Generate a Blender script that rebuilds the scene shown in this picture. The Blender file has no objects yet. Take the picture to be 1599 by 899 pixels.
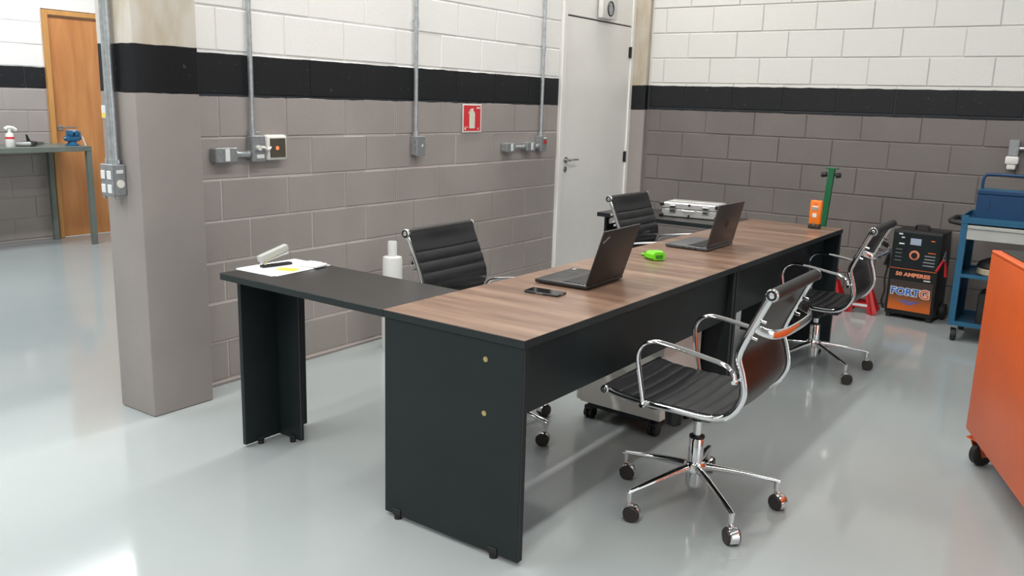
import bpy, bmesh, math, random
from mathutils import Vector, Matrix
random.seed(7)
S = bpy.context.scene
COL = S.collection
PI = math.pi

# ---------------------------------------------------------------- camera
cam_d = bpy.data.cameras.new('camera'); cam = bpy.data.objects.new('camera', cam_d); COL.objects.link(cam)
cam_d.sensor_width = 36.0; cam_d.lens = 1341.66 / 1599 * 36.0; cam_d.clip_start = .05
R_ = Vector((.81605061, .5772458, .02913226)); U_ = Vector((-.14511053, .15583201, .97706669)); F_ = Vector((-.55946791, .80156327, -.21093125))
cam.matrix_world = Matrix(((R_.x, U_.x, -F_.x, 3.468079), (R_.y, U_.y, -F_.y, -2.543913), (R_.z, U_.z, -F_.z, 1.399672), (0, 0, 0, 1)))
S.camera = cam

# ---------------------------------------------------------------- world, exposure
w = bpy.data.worlds.new('world'); S.world = w; w.use_nodes = True
bg = w.node_tree.nodes['Background']; bg.inputs[0].default_value = (.93, .965, 1.0, 1); bg.inputs[1].default_value = 1.4
S.view_settings.view_transform = 'Standard'; S.view_settings.look = 'None'
S.view_settings.gamma = 1; S.view_settings.use_curve_mapping = False
S.view_settings.exposure = -0.12

# ---------------------------------------------------------------- ceiling lamps (long LED lines along Y)
def area(name, loc, sx, sy, power, col=(1, .97, .93), rot=(0, 0, 0)):
    l = bpy.data.lights.new(name, 'AREA'); l.shape = 'RECTANGLE'; l.size = sx; l.size_y = sy; l.energy = power; l.color = col
    o = bpy.data.objects.new(name, l); COL.objects.link(o); o.location = loc; o.rotation_euler = rot; return o
LZ = 4.0
LAMPS = [(.36, -.95, 9.7, 225), (2.67, -2.0, 9.0, 200), (5.1, -2.0, 9.0, 75)]
for x, y, ln, pw in LAMPS:
    area('ceiling_lamp_light', (x, y, LZ - .07), .16, ln, pw, (1, .975, .94))
area('side_room_lamp_light', (-3.6, .9, 3.02), .5, 3.4, 85, (.95, .98, 1))
area('side_room_lamp_light', (-2.0, -3.2, 3.95), .16, 7, 235, (.93, .97, 1))

# daylight comes in through the open gate in the right wall; a portal helps Cycles find it
po = area('gate_portal', (9.05, -1.0, 2.2), 4.4, 7.0, 1, rot=(0, PI / 2, 0)); po.data.cycles.is_portal = True

# ================================================================= helpers
def principled(name, col, rough=.5, metal=0.0, spec=.5, **kw):
    m = bpy.data.materials.new(name); m.use_nodes = True
    b = m.node_tree.nodes['Principled BSDF']
    b.inputs['Base Color'].default_value = (*col, 1); b.inputs['Roughness'].default_value = rough
    b.inputs['Metallic'].default_value = metal; b.inputs['Specular IOR Level'].default_value = spec
    for k, v in kw.items(): b.inputs[k].default_value = v
    return m
def N(m, t, **kw):
    n = m.node_tree.nodes.new(t)
    for k, v in kw.items(): setattr(n, k, v)
    return n
def Lk(m, a, b): m.node_tree.links.new(a, b)
def bsdf(m): return m.node_tree.nodes['Principled BSDF']
def noise_detail(m, scale=20, amt=.06, bump=.0, bscale=None, coord='Object', stretch=(1, 1, 1), dist=.002, detail=4):
    """mottles the base colour a little and adds fine relief"""
    b = bsdf(m); base = b.inputs['Base Color'].default_value[:]
    tc = N(m, 'ShaderNodeTexCoord'); mp = N(m, 'ShaderNodeMapping'); mp.inputs['Scale'].default_value = stretch
    Lk(m, tc.outputs[coord], mp.inputs[0])
    n = N(m, 'ShaderNodeTexNoise'); n.inputs['Scale'].default_value = scale; n.inputs['Detail'].default_value = detail
    Lk(m, mp.outputs[0], n.inputs['Vector'])
    r = N(m, 'ShaderNodeValToRGB'); r.color_ramp.elements[0].position = .3; r.color_ramp.elements[1].position = .7
    r.color_ramp.elements[0].color = (*[max(0, c * (1 - amt)) for c in base[:3]], 1)
    r.color_ramp.elements[1].color = (*[min(1, c * (1 + amt)) for c in base[:3]], 1)
    Lk(m, n.outputs['Fac'], r.inputs[0]); Lk(m, r.outputs[0], b.inputs['Base Color'])
    if bump:
        n2 = N(m, 'ShaderNodeTexNoise'); n2.inputs['Scale'].default_value = bscale or scale * 4; n2.inputs['Detail'].default_value = 3
        Lk(m, mp.outputs[0], n2.inputs['Vector'])
        bp = N(m, 'ShaderNodeBump'); bp.inputs['Strength'].default_value = bump; bp.inputs['Distance'].default_value = dist
        Lk(m, n2.outputs['Fac'], bp.inputs['Height']); Lk(m, bp.outputs[0], b.inputs['Normal'])
    return m

def finish(bm, ang=35):
    bmesh.ops.recalc_face_normals(bm, faces=bm.faces)
    for f in bm.faces: f.smooth = True
    a = math.radians(ang)
    for e in bm.edges:
        if len(e.link_faces) == 2:
            if e.calc_face_angle(0) > a: e.smooth = False
        else: e.smooth = False
def obj(name, bm, mat, parent=None, loc=None, rot=None, recalc=True):
    if recalc: finish(bm)
    me = bpy.data.meshes.new(name); bm.to_mesh(me); bm.free()
    if isinstance(mat, (list, tuple)):
        for m in mat: me.materials.append(m)
    else: me.materials.append(mat)
    o = bpy.data.objects.new(name, me); COL.objects.link(o)
    if parent: o.parent = parent
    if loc: o.location = loc
    if rot: o.rotation_euler = rot
    return o
def inst(name, src, parent, loc=(0, 0, 0), rot=(0, 0, 0), mat=None):
    o = bpy.data.objects.new(name, src if isinstance(src, bpy.types.Mesh) else src.data); COL.objects.link(o)
    o.parent = parent; o.location = loc; o.rotation_euler = rot; return o
def tag(o, label=None, cat=None, group=None, kind=None):
    if label: o['label'] = label
    if cat: o['category'] = cat
    if group: o['group'] = group
    if kind: o['kind'] = kind
    return o
def thing(name, label, cat, loc=(0, 0, 0), rz=0, group=None, kind=None):
    o = bpy.data.objects.new(name, None); COL.objects.link(o); o.location = loc; o.rotation_euler = (0, 0, rz); o.empty_display_size = .1
    return tag(o, label, cat, group, kind)
def BM(): return bmesh.new()
def box(bm, x0, y0, z0, x1, y1, z1, bev=0, seg=1, mi=0, M=None):
    vs = [bm.verts.new((x, y, z)) for x in (x0, x1) for y in (y0, y1) for z in (z0, z1)]
    idx = [(0, 1, 3, 2), (4, 6, 7, 5), (0, 4, 5, 1), (2, 3, 7, 6), (0, 2, 6, 4), (1, 5, 7, 3)]
    fs = [bm.faces.new([vs[i] for i in f]) for f in idx]
    for f in fs: f.material_index = mi
    if bev:
        es = list({e for f in fs for e in f.edges})
        r = bmesh.ops.bevel(bm, geom=es, offset=bev, segments=seg, affect='EDGES', profile=.5, clamp_overlap=True)
        for f in r['faces']: f.material_index = mi
        vs = list({v for f in r['faces'] for v in f.verts} | {v for v in vs if v.is_valid})
    if M is not None: bmesh.ops.transform(bm, matrix=M, verts=[v for v in vs if v.is_valid])
    return bm
def frame_for(t):
    t = t.normalized(); a = Vector((0, 0, 1)) if abs(t.z) < .9 else Vector((1, 0, 0))
    x = t.cross(a).normalized(); return x, t.cross(x).normalized()
def cyl(bm, p0, p1, r0, r1=None, seg=16, caps=True, mi=0):
    p0 = Vector(p0); p1 = Vector(p1); r1 = r0 if r1 is None else r1
    x, y = frame_for(p1 - p0); A = []; B = []
    for i in range(seg):
        a = 2 * PI * i / seg; d = x * math.cos(a) + y * math.sin(a)
        A.append(bm.verts.new(p0 + d * r0)); B.append(bm.verts.new(p1 + d * r1))
    for i in range(seg):
        j = (i + 1) % seg; bm.faces.new((A[i], A[j], B[j], B[i])).material_index = mi
    if caps:
        bm.faces.new(A[::-1]).material_index = mi; bm.faces.new(B).material_index = mi
    return bm
def lathe(bm, prof, origin=(0, 0, 0), axis=(0, 0, 1), seg=24, mi=0, caps=True):
    """prof: list of (r, h) along axis"""
    o = Vector(origin); ax = Vector(axis).normalized(); x, y = frame_for(ax); rings = []
    for r, h in prof:
        if r < 1e-5: rings.append([bm.verts.new(o + ax * h)])
        else: rings.append([bm.verts.new(o + ax * h + (x * math.cos(2 * PI * i / seg) + y * math.sin(2 * PI * i / seg)) * r) for i in range(seg)])
    for a, b in zip(rings, rings[1:]):
        for i in range(seg):
            j = (i + 1) % seg
            if len(a) == 1 and len(b) == 1: continue
            if len(a) == 1: f = bm.faces.new((a[0], b[j], b[i]))
            elif len(b) == 1: f = bm.faces.new((a[i], a[j], b[0]))
            else: f = bm.faces.new((a[i], a[j], b[j], b[i]))
            f.material_index = mi
    if not caps: return bm
    if len(rings[0]) > 1: bm.faces.new(rings[0][::-1]).material_index = mi
    if len(rings[-1]) > 1: bm.faces.new(rings[-1]).material_index = mi
    return bm
def catmull(pts, n=6, closed=False):
    P = [Vector(p) for p in pts]; out = []
    m = len(P)
    for i in range(m if closed else m - 1):
        if closed: p0, p1, p2, p3 = P[i - 1], P[i], P[(i + 1) % m], P[(i + 2) % m]
        else:
            p1, p2 = P[i], P[i + 1]; p0 = P[i - 1] if i > 0 else p1 * 2 - p2; p3 = P[i + 2] if i + 2 < m else p2 * 2 - p1
        for k in range(n):
            t = k / n
            out.append(.5 * ((2 * p1) + (p2 - p0) * t + (2 * p0 - 5 * p1 + 4 * p2 - p3) * t * t + (3 * p1 - p0 - 3 * p2 + p3) * t ** 3))
    if not closed: out.append(P[-1].copy())
    return out
def tube(bm, pts, r, ry=None, seg=10, side=None, closed=False, mi=0, square=False):
    """sweep; r = half size along 'side', ry = half size along the other normal. r may be a list"""
    pts = [Vector(p) for p in pts]; n = len(pts); rings = []
    prev = None
    for i, p in enumerate(pts):
        if closed: t = pts[(i + 1) % n] - pts[i - 1]
        else: t = pts[min(i + 1, n - 1)] - pts[max(i - 1, 0)]
        t.normalize()
        if side is not None:
            b = Vector(side); b = (b - t * b.dot(t)).normalized()
        elif prev is None: b = frame_for(t)[0]
        else: b = (prev - t * prev.dot(t)).normalized()
        prev = b; c = t.cross(b).normalized()
        rr = r[i] if isinstance(r, list) else r
        r2 = rr if ry is None else (ry[i] if isinstance(ry, list) else ry)
        if square:
            ring = [bm.verts.new(p + b * rr * sx + c * r2 * sy) for sx, sy in ((1, 1), (-1, 1), (-1, -1), (1, -1))]
        else:
            ring = [bm.verts.new(p + b * rr * math.cos(2 * PI * k / seg) + c * r2 * math.sin(2 * PI * k / seg)) for k in range(seg)]
        rings.append(ring)
    sg = len(rings[0])
    rng = range(n) if closed else range(n - 1)
    for i in rng:
        a = rings[i]; b = rings[(i + 1) % n]
        for k in range(sg):
            j = (k + 1) % sg; bm.faces.new((a[k], a[j], b[j], b[k])).material_index = mi
    if not closed:
        bm.faces.new(rings[0][::-1]).material_index = mi; bm.faces.new(rings[-1]).material_index = mi
    return bm
def prism(bm, poly, d0, d1, plane='xz', mi=0):
    """extrude a 2d outline; plane xz -> along y, xy -> along z, yz -> along x"""
    def P(a, b, d): return {'xz': (a, d, b), 'xy': (a, b, d), 'yz': (d, a, b)}[plane]
    A = [bm.verts.new(P(a, b, d0)) for a, b in poly]; B = [bm.verts.new(P(a, b, d1)) for a, b in poly]
    n = len(poly)
    for i in range(n):
        j = (i + 1) % n; bm.faces.new((A[i], A[j], B[j], B[i])).material_index = mi
    bm.faces.new(A[::-1]).material_index = mi; bm.faces.new(B).material_index = mi
    return bm
def text(name, body, size, mat, parent, loc, rot, offset=0, ext=.0004, align='CENTER', sx=1, shear=0, bold=0):
    c = bpy.data.curves.new(name, 'FONT'); c.body = body; c.size = size; c.extrude = ext; c.offset = offset; c.align_x = align; c.align_y = 'CENTER'; c.shear = shear
    c.resolution_u = 3
    c.materials.append(mat); o = bpy.data.objects.new(name, c); COL.objects.link(o); o.parent = parent; o.location = loc; o.rotation_euler = rot; o.scale = (sx, 1, 1)
    dg = bpy.context.evaluated_depsgraph_get(); me = bpy.data.meshes.new_from_object(o.evaluated_get(dg)); me.name = name
    q = bpy.data.objects.new(name, me); COL.objects.link(q); q.parent = parent; q.location = loc; q.rotation_euler = rot; q.scale = (sx, 1, 1)
    bpy.data.objects.remove(o); q['kind'] = 'stuff'
    return q

# ================================================================= materials
WHITE = (.74, .725, .70); GREY = (.336, .300, .284); BLACK = (.0085, .0095, .0115)
def wall_paint(name, zb, zw, white=WHITE, grey=GREY, black=BLACK, lift=1.0, rough=.55, bump=.25, streak=False):
    """paint in three horizontal fields: grey below zb, black band, white above zw (real paint, so by height)"""
    m = principled(name, grey, rough, spec=.32); b = bsdf(m)
    g = N(m, 'ShaderNodeNewGeometry'); sp = N(m, 'ShaderNodeSeparateXYZ'); Lk(m, g.outputs['Position'], sp.inputs[0])
    nz = N(m, 'ShaderNodeTexNoise'); nz.inputs['Scale'].default_value = 9; nz.inputs['Detail'].default_value = 4
    Lk(m, g.outputs['Position'], nz.inputs['Vector'])
    ma = N(m, 'ShaderNodeMath', operation='MULTIPLY_ADD'); ma.inputs[1].default_value = .014; ma.inputs[2].default_value = -.007
    Lk(m, nz.outputs['Fac'], ma.inputs[0])
    ad = N(m, 'ShaderNodeMath', operation='ADD'); Lk(m, sp.outputs['Z'], ad.inputs[0]); Lk(m, ma.outputs[0], ad.inputs[1])
    def step(z):
        s = N(m, 'ShaderNodeMath', operation='GREATER_THAN'); s.inputs[1].default_value = z; Lk(m, ad.outputs[0], s.inputs[0]); return s
    big = N(m, 'ShaderNodeTexNoise'); big.inputs['Scale'].default_value = 2.3; big.inputs['Detail'].default_value = 6; Lk(m, g.outputs['Position'], big.inputs['Vector'])
    rp = N(m, 'ShaderNodeValToRGB'); rp.color_ramp.elements[0].position = .32; rp.color_ramp.elements[1].position = .68
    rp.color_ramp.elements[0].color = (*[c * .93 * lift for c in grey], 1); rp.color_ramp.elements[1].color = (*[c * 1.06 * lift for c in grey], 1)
    Lk(m, big.outputs['Fac'], rp.inputs[0])
    # black with faint pale scuffs
    sc = N(m, 'ShaderNodeTexNoise'); sc.inputs['Scale'].default_value = 38; sc.inputs['Detail'].default_value = 5; Lk(m, g.outputs['Position'], sc.inputs['Vector'])
    rb = N(m, 'ShaderNodeValToRGB'); rb.color_ramp.elements[0].position = .66; rb.color_ramp.elements[1].position = .80
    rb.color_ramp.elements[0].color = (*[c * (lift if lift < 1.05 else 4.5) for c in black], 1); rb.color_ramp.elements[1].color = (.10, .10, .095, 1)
    Lk(m, sc.outputs['Fac'], rb.inputs[0])
    m1 = N(m, 'ShaderNodeMix', data_type='RGBA'); Lk(m, step(zb).outputs[0], m1.inputs['Factor']); Lk(m, rp.outputs[0], m1.inputs[6]); Lk(m, rb.outputs[0], m1.inputs[7])
    m2 = N(m, 'ShaderNodeMix', data_type='RGBA'); Lk(m, step(zw).outputs[0], m2.inputs['Factor']); Lk(m, m1.outputs[2], m2.inputs[6]); m2.inputs[7].default_value = (*white, 1)
    if streak:
        mp = N(m, 'ShaderNodeMapping'); mp.inputs['Scale'].default_value = (5, 5, 1.6); Lk(m, g.outputs['Position'], mp.inputs[0])
        n = N(m, 'ShaderNodeTexNoise'); n.inputs['Scale'].default_value = 2.5; n.inputs['Detail'].default_value = 7; Lk(m, mp.outputs[0], n.inputs['Vector'])
        r = N(m, 'ShaderNodeValToRGB'); r.color_ramp.elements[0].position = .33; r.color_ramp.elements[1].position = .60
        r.color_ramp.elements[0].color = (*[a * b_ for a, b_ in zip(white, (.84, .78, .66))], 1); r.color_ramp.elements[1].color = (*white, 1)
        Lk(m, n.outputs['Fac'], r.inputs[0]); Lk(m, r.outputs[0], m2.inputs[7])
    Lk(m, m2.outputs[2], b.inputs['Base Color'])
    fn = N(m, 'ShaderNodeTexNoise'); fn.inputs['Scale'].default_value = 70; fn.inputs['Detail'].default_value = 4; Lk(m, g.outputs['Position'], fn.inputs['Vector'])
    bp = N(m, 'ShaderNodeBump'); bp.inputs['Strength'].default_value = bump; bp.inputs['Distance'].default_value = .004
    Lk(m, fn.outputs['Fac'], bp.inputs['Height']); Lk(m, bp.outputs[0], b.inputs['Normal'])
    return m
M = {}
WHITEL = (.85, .84, .815); M['paint_left'] = wall_paint('paint_left', 1.387, 1.580, white=WHITEL)
M['mortar_left_lit'] = wall_paint('mortar_left_lit', 1.387, 1.580, lift=1.75, white=WHITEL, bump=.5)  # pale bare mortar, with the lit joint ledges also put into its colour
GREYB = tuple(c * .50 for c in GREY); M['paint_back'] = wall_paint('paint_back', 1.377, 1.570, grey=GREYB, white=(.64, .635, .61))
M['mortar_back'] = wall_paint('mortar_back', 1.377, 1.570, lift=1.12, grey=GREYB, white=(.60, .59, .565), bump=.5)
M['paint_far'] = wall_paint('paint_far', 1.400, 1.590)
M['mortar_far'] = wall_paint('mortar_far', 1.400, 1.590, lift=1.12, bump=.5)
M['column'] = wall_paint('column_paint', 1.394, 1.588, white=(.66, .615, .55), rough=.42, bump=.12, streak=True)
M['pillar'] = wall_paint('pillar_paint', 1.372, 1.570, white=(.50, .455, .385), rough=.5, bump=.3, streak=True)
# floor: glossy self-levelling epoxy
m = M['floor'] = principled('epoxy_floor', (.40, .43, .435), .10, spec=.5); b = bsdf(m)
g = N(m, 'ShaderNodeNewGeometry')
n = N(m, 'ShaderNodeTexNoise'); n.inputs['Scale'].default_value = .8; n.inputs['Detail'].default_value = 5; Lk(m, g.outputs['Position'], n.inputs['Vector'])
r = N(m, 'ShaderNodeValToRGB'); r.color_ramp.elements[0].position = .3; r.color_ramp.elements[1].position = .7
r.color_ramp.elements[0].color = (.315, .348, .350, 1); r.color_ramp.elements[1].color = (.350, .385, .386, 1); Lk(m, n.outputs['Fac'], r.inputs[0])
v = N(m, 'ShaderNodeTexVoronoi'); v.inputs['Scale'].default_value = 7; Lk(m, g.outputs['Position'], v.inputs['Vector'])
vr = N(m, 'ShaderNodeValToRGB'); vr.color_ramp.elements[0].position = .012; vr.color_ramp.elements[1].position = .03
vr.color_ramp.elements[0].color = (.55, .52, .5, 1); vr.color_ramp.elements[1].color = (1, 1, 1, 1); Lk(m, v.outputs['Distance'], vr.inputs[0])
mx = N(m, 'ShaderNodeMix', data_type='RGBA', blend_type='MULTIPLY'); mx.inputs['Factor'].default_value = .55
Lk(m, r.outputs[0], mx.inputs[6]); Lk(m, vr.outputs[0], mx.inputs[7]); Lk(m, mx.outputs[2], b.inputs['Base Color'])
n2 = N(m, 'ShaderNodeTexNoise'); n2.inputs['Scale'].default_value = 3.0; n2.inputs['Detail'].default_value = 2; Lk(m, g.outputs['Position'], n2.inputs['Vector'])
bp = N(m, 'ShaderNodeBump'); bp.inputs['Strength'].default_value = .15; bp.inputs['Distance'].default_value = .004; Lk(m, n2.outputs['Fac'], bp.inputs['Height']); Lk(m, bp.outputs[0], b.inputs['Normal'])
# wood laminate, grain along X of the desk
m = M['wood'] = principled('walnut_laminate', (.3, .2, .15), .30, spec=.45); b = bsdf(m)
tc = N(m, 'ShaderNodeTexCoord'); mp = N(m, 'ShaderNodeMapping'); mp.inputs['Scale'].default_value = (1.1, 11, 1); Lk(m, tc.outputs['Object'], mp.inputs[0])
n = N(m, 'ShaderNodeTexNoise'); n.inputs['Scale'].default_value = 1.3; n.inputs['Detail'].default_value = 7; n.inputs['Roughness'].default_value = .62; n.inputs['Distortion'].default_value = .35
Lk(m, mp.outputs[0], n.inputs['Vector'])
r = N(m, 'ShaderNodeValToRGB'); e = r.color_ramp.elements
e[0].position = .30; e[0].color = (.115, .064, .043, 1); e[1].position = .72; e[1].color = (.310, .205, .145, 1)
x = e.new(.47); x.color = (.190, .115, .079, 1)
Lk(m, n.outputs['Fac'], r.inputs[0])
mp2 = N(m, 'ShaderNodeMapping'); mp2.inputs['Scale'].default_value = (4, 120, 1); Lk(m, tc.outputs['Object'], mp2.inputs[0])
n3 = N(m, 'ShaderNodeTexNoise'); n3.inputs['Scale'].default_value = 1; n3.inputs['Detail'].default_value = 3; Lk(m, mp2.outputs[0], n3.inputs['Vector'])
mx = N(m, 'ShaderNodeMix', data_type='RGBA', blend_type='OVERLAY'); mx.inputs['Factor'].default_value = .18
Lk(m, r.outputs[0], mx.inputs[6]); Lk(m, n3.outputs['Fac'], mx.inputs[7]); Lk(m, mx.outputs[2], b.inputs['Base Color'])
M['black_board'] = noise_detail(principled('black_laminate', (.0110, .0160, .0175), .45, spec=.32), 6, .12, .05, 200)
M['black_top'] = noise_detail(principled('black_laminate_top', (.020, .018, .017), .38, spec=.5), 6, .12, .05, 250)
M['edge'] = noise_detail(principled('black_edge_band', (.012, .018, .019), .38, spec=.4), 10, .1)
M['chip'] = principled('pale_edge_line', (.10, .085, .075), .6)
M['brass'] = principled('brass', (.65, .52, .25), .3, 1)
M['chrome'] = noise_detail(principled('chrome', (.86, .86, .87), .06, 1), 8, .03)
M['leather'] = noise_detail(principled('black_leather', (.016, .017, .019), .42, spec=.45), 30, .15, .18, 260, dist=.001)
M['leather_back_reflect'] = noise_detail(principled('leather_orange_reflect', (.020, .0125, .0105), .36, spec=.35), 30, .1, .08, 200, dist=.001)  # brown cast of the orange reflection put into the leather colour
M['leather_roll'] = noise_detail(principled('black_leather_roll', (.017, .016, .016), .48, spec=.35), 30, .1, .1, 200, dist=.001)
M['black_plastic'] = noise_detail(principled('black_plastic', (.010, .010, .011), .45), 30, .1)
M['rubber'] = noise_detail(principled('black_rubber', (.014, .014, .014), .6), 30, .1)
M['wheel'] = noise_detail(principled('caster_wheel', (.030, .024, .022), .38), 30, .1)
M['galv'] = noise_detail(principled('galvanised', (.50, .53, .55), .34, .75), 45, .16, .05, 120)
M['cast'] = noise_detail(principled('cast_aluminium_box', (.30, .315, .325), .45, .45), 60, .14, .1, 150)
M['cast_side'] = M['cast']
M['wplastic'] = noise_detail(principled('white_plastic', (.72, .71, .67), .35), 12, .03)
M['door_white'] = noise_detail(principled('white_door_paint', (.80, .785, .755), .38), 3, .025, .03, 60)
M['frame_white'] = noise_detail(principled('white_frame_paint', (.80, .785, .755), .4), 3, .03)
M['alu'] = noise_detail(principled('brushed_aluminium', (.60, .60, .59), .36, .6), 60, .06, .05, 300)
M['steel'] = noise_detail(principled('steel', (.5, .5, .5), .28, 1), 40, .08)
M['dark_metal'] = noise_detail(principled('dark_metal', (.045, .045, .047), .45, .4), 30, .1)
M['laptop_black'] = noise_detail(principled('laptop_black', (.019, .0165, .0155), .42), 40, .08)
M['laptop_grey'] = noise_detail(principled('laptop_dark_silver', (.085, .078, .076), .36, .55), 40, .05)
M['laptop_deck'] = noise_detail(principled('laptop_deck_grey', (.10, .105, .11), .4, .4), 40, .05)
M['keys'] = noise_detail(principled('keycaps', (.012, .012, .013), .45), 30, .1)
M['screen'] = principled('dark_glass', (.008, .009, .010), .06)
M['silver_print'] = principled('silver_print', (.55, .55, .55), .35, .5)
M['paper'] = noise_detail(principled('white_paper', (.82, .83, .85), .6), 14, .04)
M['tissue'] = noise_detail(principled('white_tissue', (.84, .85, .85), .8), 30, .04, .3, 60)
M['yellow'] = noise_detail(principled('yellow_note', (.80, .64, .08), .55), 14, .05)
M['green'] = noise_detail(principled('lime_plastic', (.16, .68, .015), .35), 20, .05)
M['green_dark'] = principled('lime_seam', (.04, .22, .01), .5)
M['orange_dev'] = noise_detail(principled('orange_plastic', (.85, .20, .012), .4), 20, .05)
M['orange_paint'] = noise_detail(principled('orange_powder_coat', (.64, .105, .017), .38), 5, .05, .06, 180)
M['red_paint'] = noise_detail(principled('red_enamel', (.50, .022, .025), .35), 12, .08)
M['green_paint'] = noise_detail(principled('green_enamel', (.012, .13, .050), .4), 12, .1)
M['blue_paint'] = noise_detail(principled('blue_enamel', (.017, .105, .200), .38), 10, .07)
M['blue_box'] = noise_detail(principled('dark_blue_enamel', (.005, .044, .120), .42), 10, .07)
M['drawer_grey'] = noise_detail(principled('light_grey_enamel', (.40, .41, .39), .45), 10, .05)
M['cream'] = noise_detail(principled('cream_felt', (.50, .43, .30), .85), 40, .12, .3, 120)
M['bench'] = noise_detail(principled('grey_green_paint', (.135, .155, .135), .45), 8, .09)
M['vise'] = noise_detail(principled('blue_vise', (.015, .10, .21), .3), 20, .1)
M['vise_top'] = noise_detail(principled('vise_jaw', (.50, .54, .66), .3, .4), 30, .1)
M['pedestal'] = noise_detail(principled('white_melamine', (.74, .72, .67), .45), 6, .04)
M['film'] = noise_detail(principled('white_stretch_film', (.72, .73, .71), .3), 10, .04, .15, 60)
M['sign_red'] = noise_detail(principled('sign_red', (.66, .035, .045), .4), 8, .05)
M['sign_white'] = principled('sign_white', (.78, .76, .70), .4)
M['sign_cream'] = principled('sign_pictogram', (.70, .72, .60), .4)
M['red_lamp'] = principled('red_indicator', (.9, .05, .02), .4); bsdf(M['red_lamp']).inputs['Emission Color'].default_value = (1, .16, .06, 1); bsdf(M['red_lamp']).inputs['Emission Strength'].default_value = 2.2
M['reader'] = noise_detail(principled('reader_glass', (.085, .077, .058), .2), 10, .05)
M['label_white'] = principled('label_white', (.72, .74, .74), .5)
M['red_plug'] = principled('red_socket', (.45, .03, .03), .45)
M['lcd'] = principled('lcd', (.30, .36, .45), .2); bsdf(M['lcd']).inputs['Emission Color'].default_value = (.5, .62, .8, 1); bsdf(M['lcd']).inputs['Emission Strength'].default_value = .12
M['print_orange'] = principled('print_orange', (.80, .16, .04), .45)
M['print_blue'] = principled('print_blue', (.03, .14, .50), .45)
M['print_white'] = principled('print_white', (.75, .76, .78), .45)
M['print_salmon'] = principled('print_salmon', (.80, .28, .16), .45)
M['print_grey'] = principled('print_grey', (.30, .32, .33), .5)
M['gap_fill'] = principled('dark_gap_fill', (.03, .03, .03), .6)
m = M['door_wood'] = principled('orange_veneer', (.45, .17, .05), .38); b = bsdf(m)
tc = N(m, 'ShaderNodeTexCoord'); mp = N(m, 'ShaderNodeMapping'); mp.inputs['Scale'].default_value = (6, 6, .9); Lk(m, tc.outputs['Object'], mp.inputs[0])
n = N(m, 'ShaderNodeTexNoise'); n.inputs['Scale'].default_value = 1.6; n.inputs['Detail'].default_value = 6; n.inputs['Distortion'].default_value = .6; Lk(m, mp.outputs[0], n.inputs['Vector'])
r = N(m, 'ShaderNodeValToRGB'); e = r.color_ramp.elements; e[0].position = .3; e[0].color = (.40, .150, .045, 1); e[1].position = .7; e[1].color = (.56, .245, .080, 1)
Lk(m, n.outputs['Fac'], r.inputs[0]); Lk(m, r.outputs[0], b.inputs['Base Color'])
M['frame_wood'] = noise_detail(principled('door_frame_wood', (.52, .255, .075), .42), 5, .12, stretch=(3, 3, .5))
# charger's lower print: orange fading up into dark (printed on the sheet)
m = M['fade'] = principled('fade_print', (.6, .15, .03), .4); b = bsdf(m)
tc = N(m, 'ShaderNodeTexCoord'); sp = N(m, 'ShaderNodeSeparateXYZ'); Lk(m, tc.outputs['Generated'], sp.inputs[0])
r = N(m, 'ShaderNodeValToRGB'); e = r.color_ramp.elements; e[0].position = .12; e[0].color = (.62, .135, .02, 1); e[1].position = .85; e[1].color = (.055, .040, .034, 1)
x = e.new(.5); x.color = (.17, .07, .03, 1)
Lk(m, sp.outputs['Z'], r.inputs[0]); Lk(m, r.outputs[0], b.inputs['Base Color'])
M['ceiling'] = noise_detail(principled('ceiling_sheet', (.62, .62, .60), .7), 2, .05)
M['plain_wall'] = noise_detail(principled('plain_wall', (.60, .58, .55), .7), 2, .05)
M['lamp_body'] = principled('lamp_body', (.7, .7, .7), .4)

# ================================================================= the building
bm = BM(); box(bm, -4.9, -9.2, -.1, 9.2, 7.2, 0); tag(obj('floor', bm, M['floor']), kind='structure')
bm = BM(); box(bm, -4.9, -9.2, 5.4, 9.2, 7.2, 5.5); tag(obj('ceiling', bm, M['ceiling']), kind='structure')
bm = BM(); box(bm, 9.0, -9.2, 0, 9.2, -4.5, 5.4); box(bm, 9.0, 2.5, 0, 9.2, 4.3, 5.4); box(bm, 9.0, -4.5, 4.4, 9.2, 2.5, 5.4); tag(obj('wall_right', bm, M['plain_wall']), kind='structure')
bm = BM(); box(bm, -4.9, -9.2, 0, 9.0, -9, 5.4)
tag(obj('wall_front', bm, M['plain_wall']), kind='structure')
bm = BM(); box(bm, -4.775, 7, 0, -.2, 7.2, 5.4); tag(obj('wall_side', bm, M['plain_wall']), kind='structure')

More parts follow.
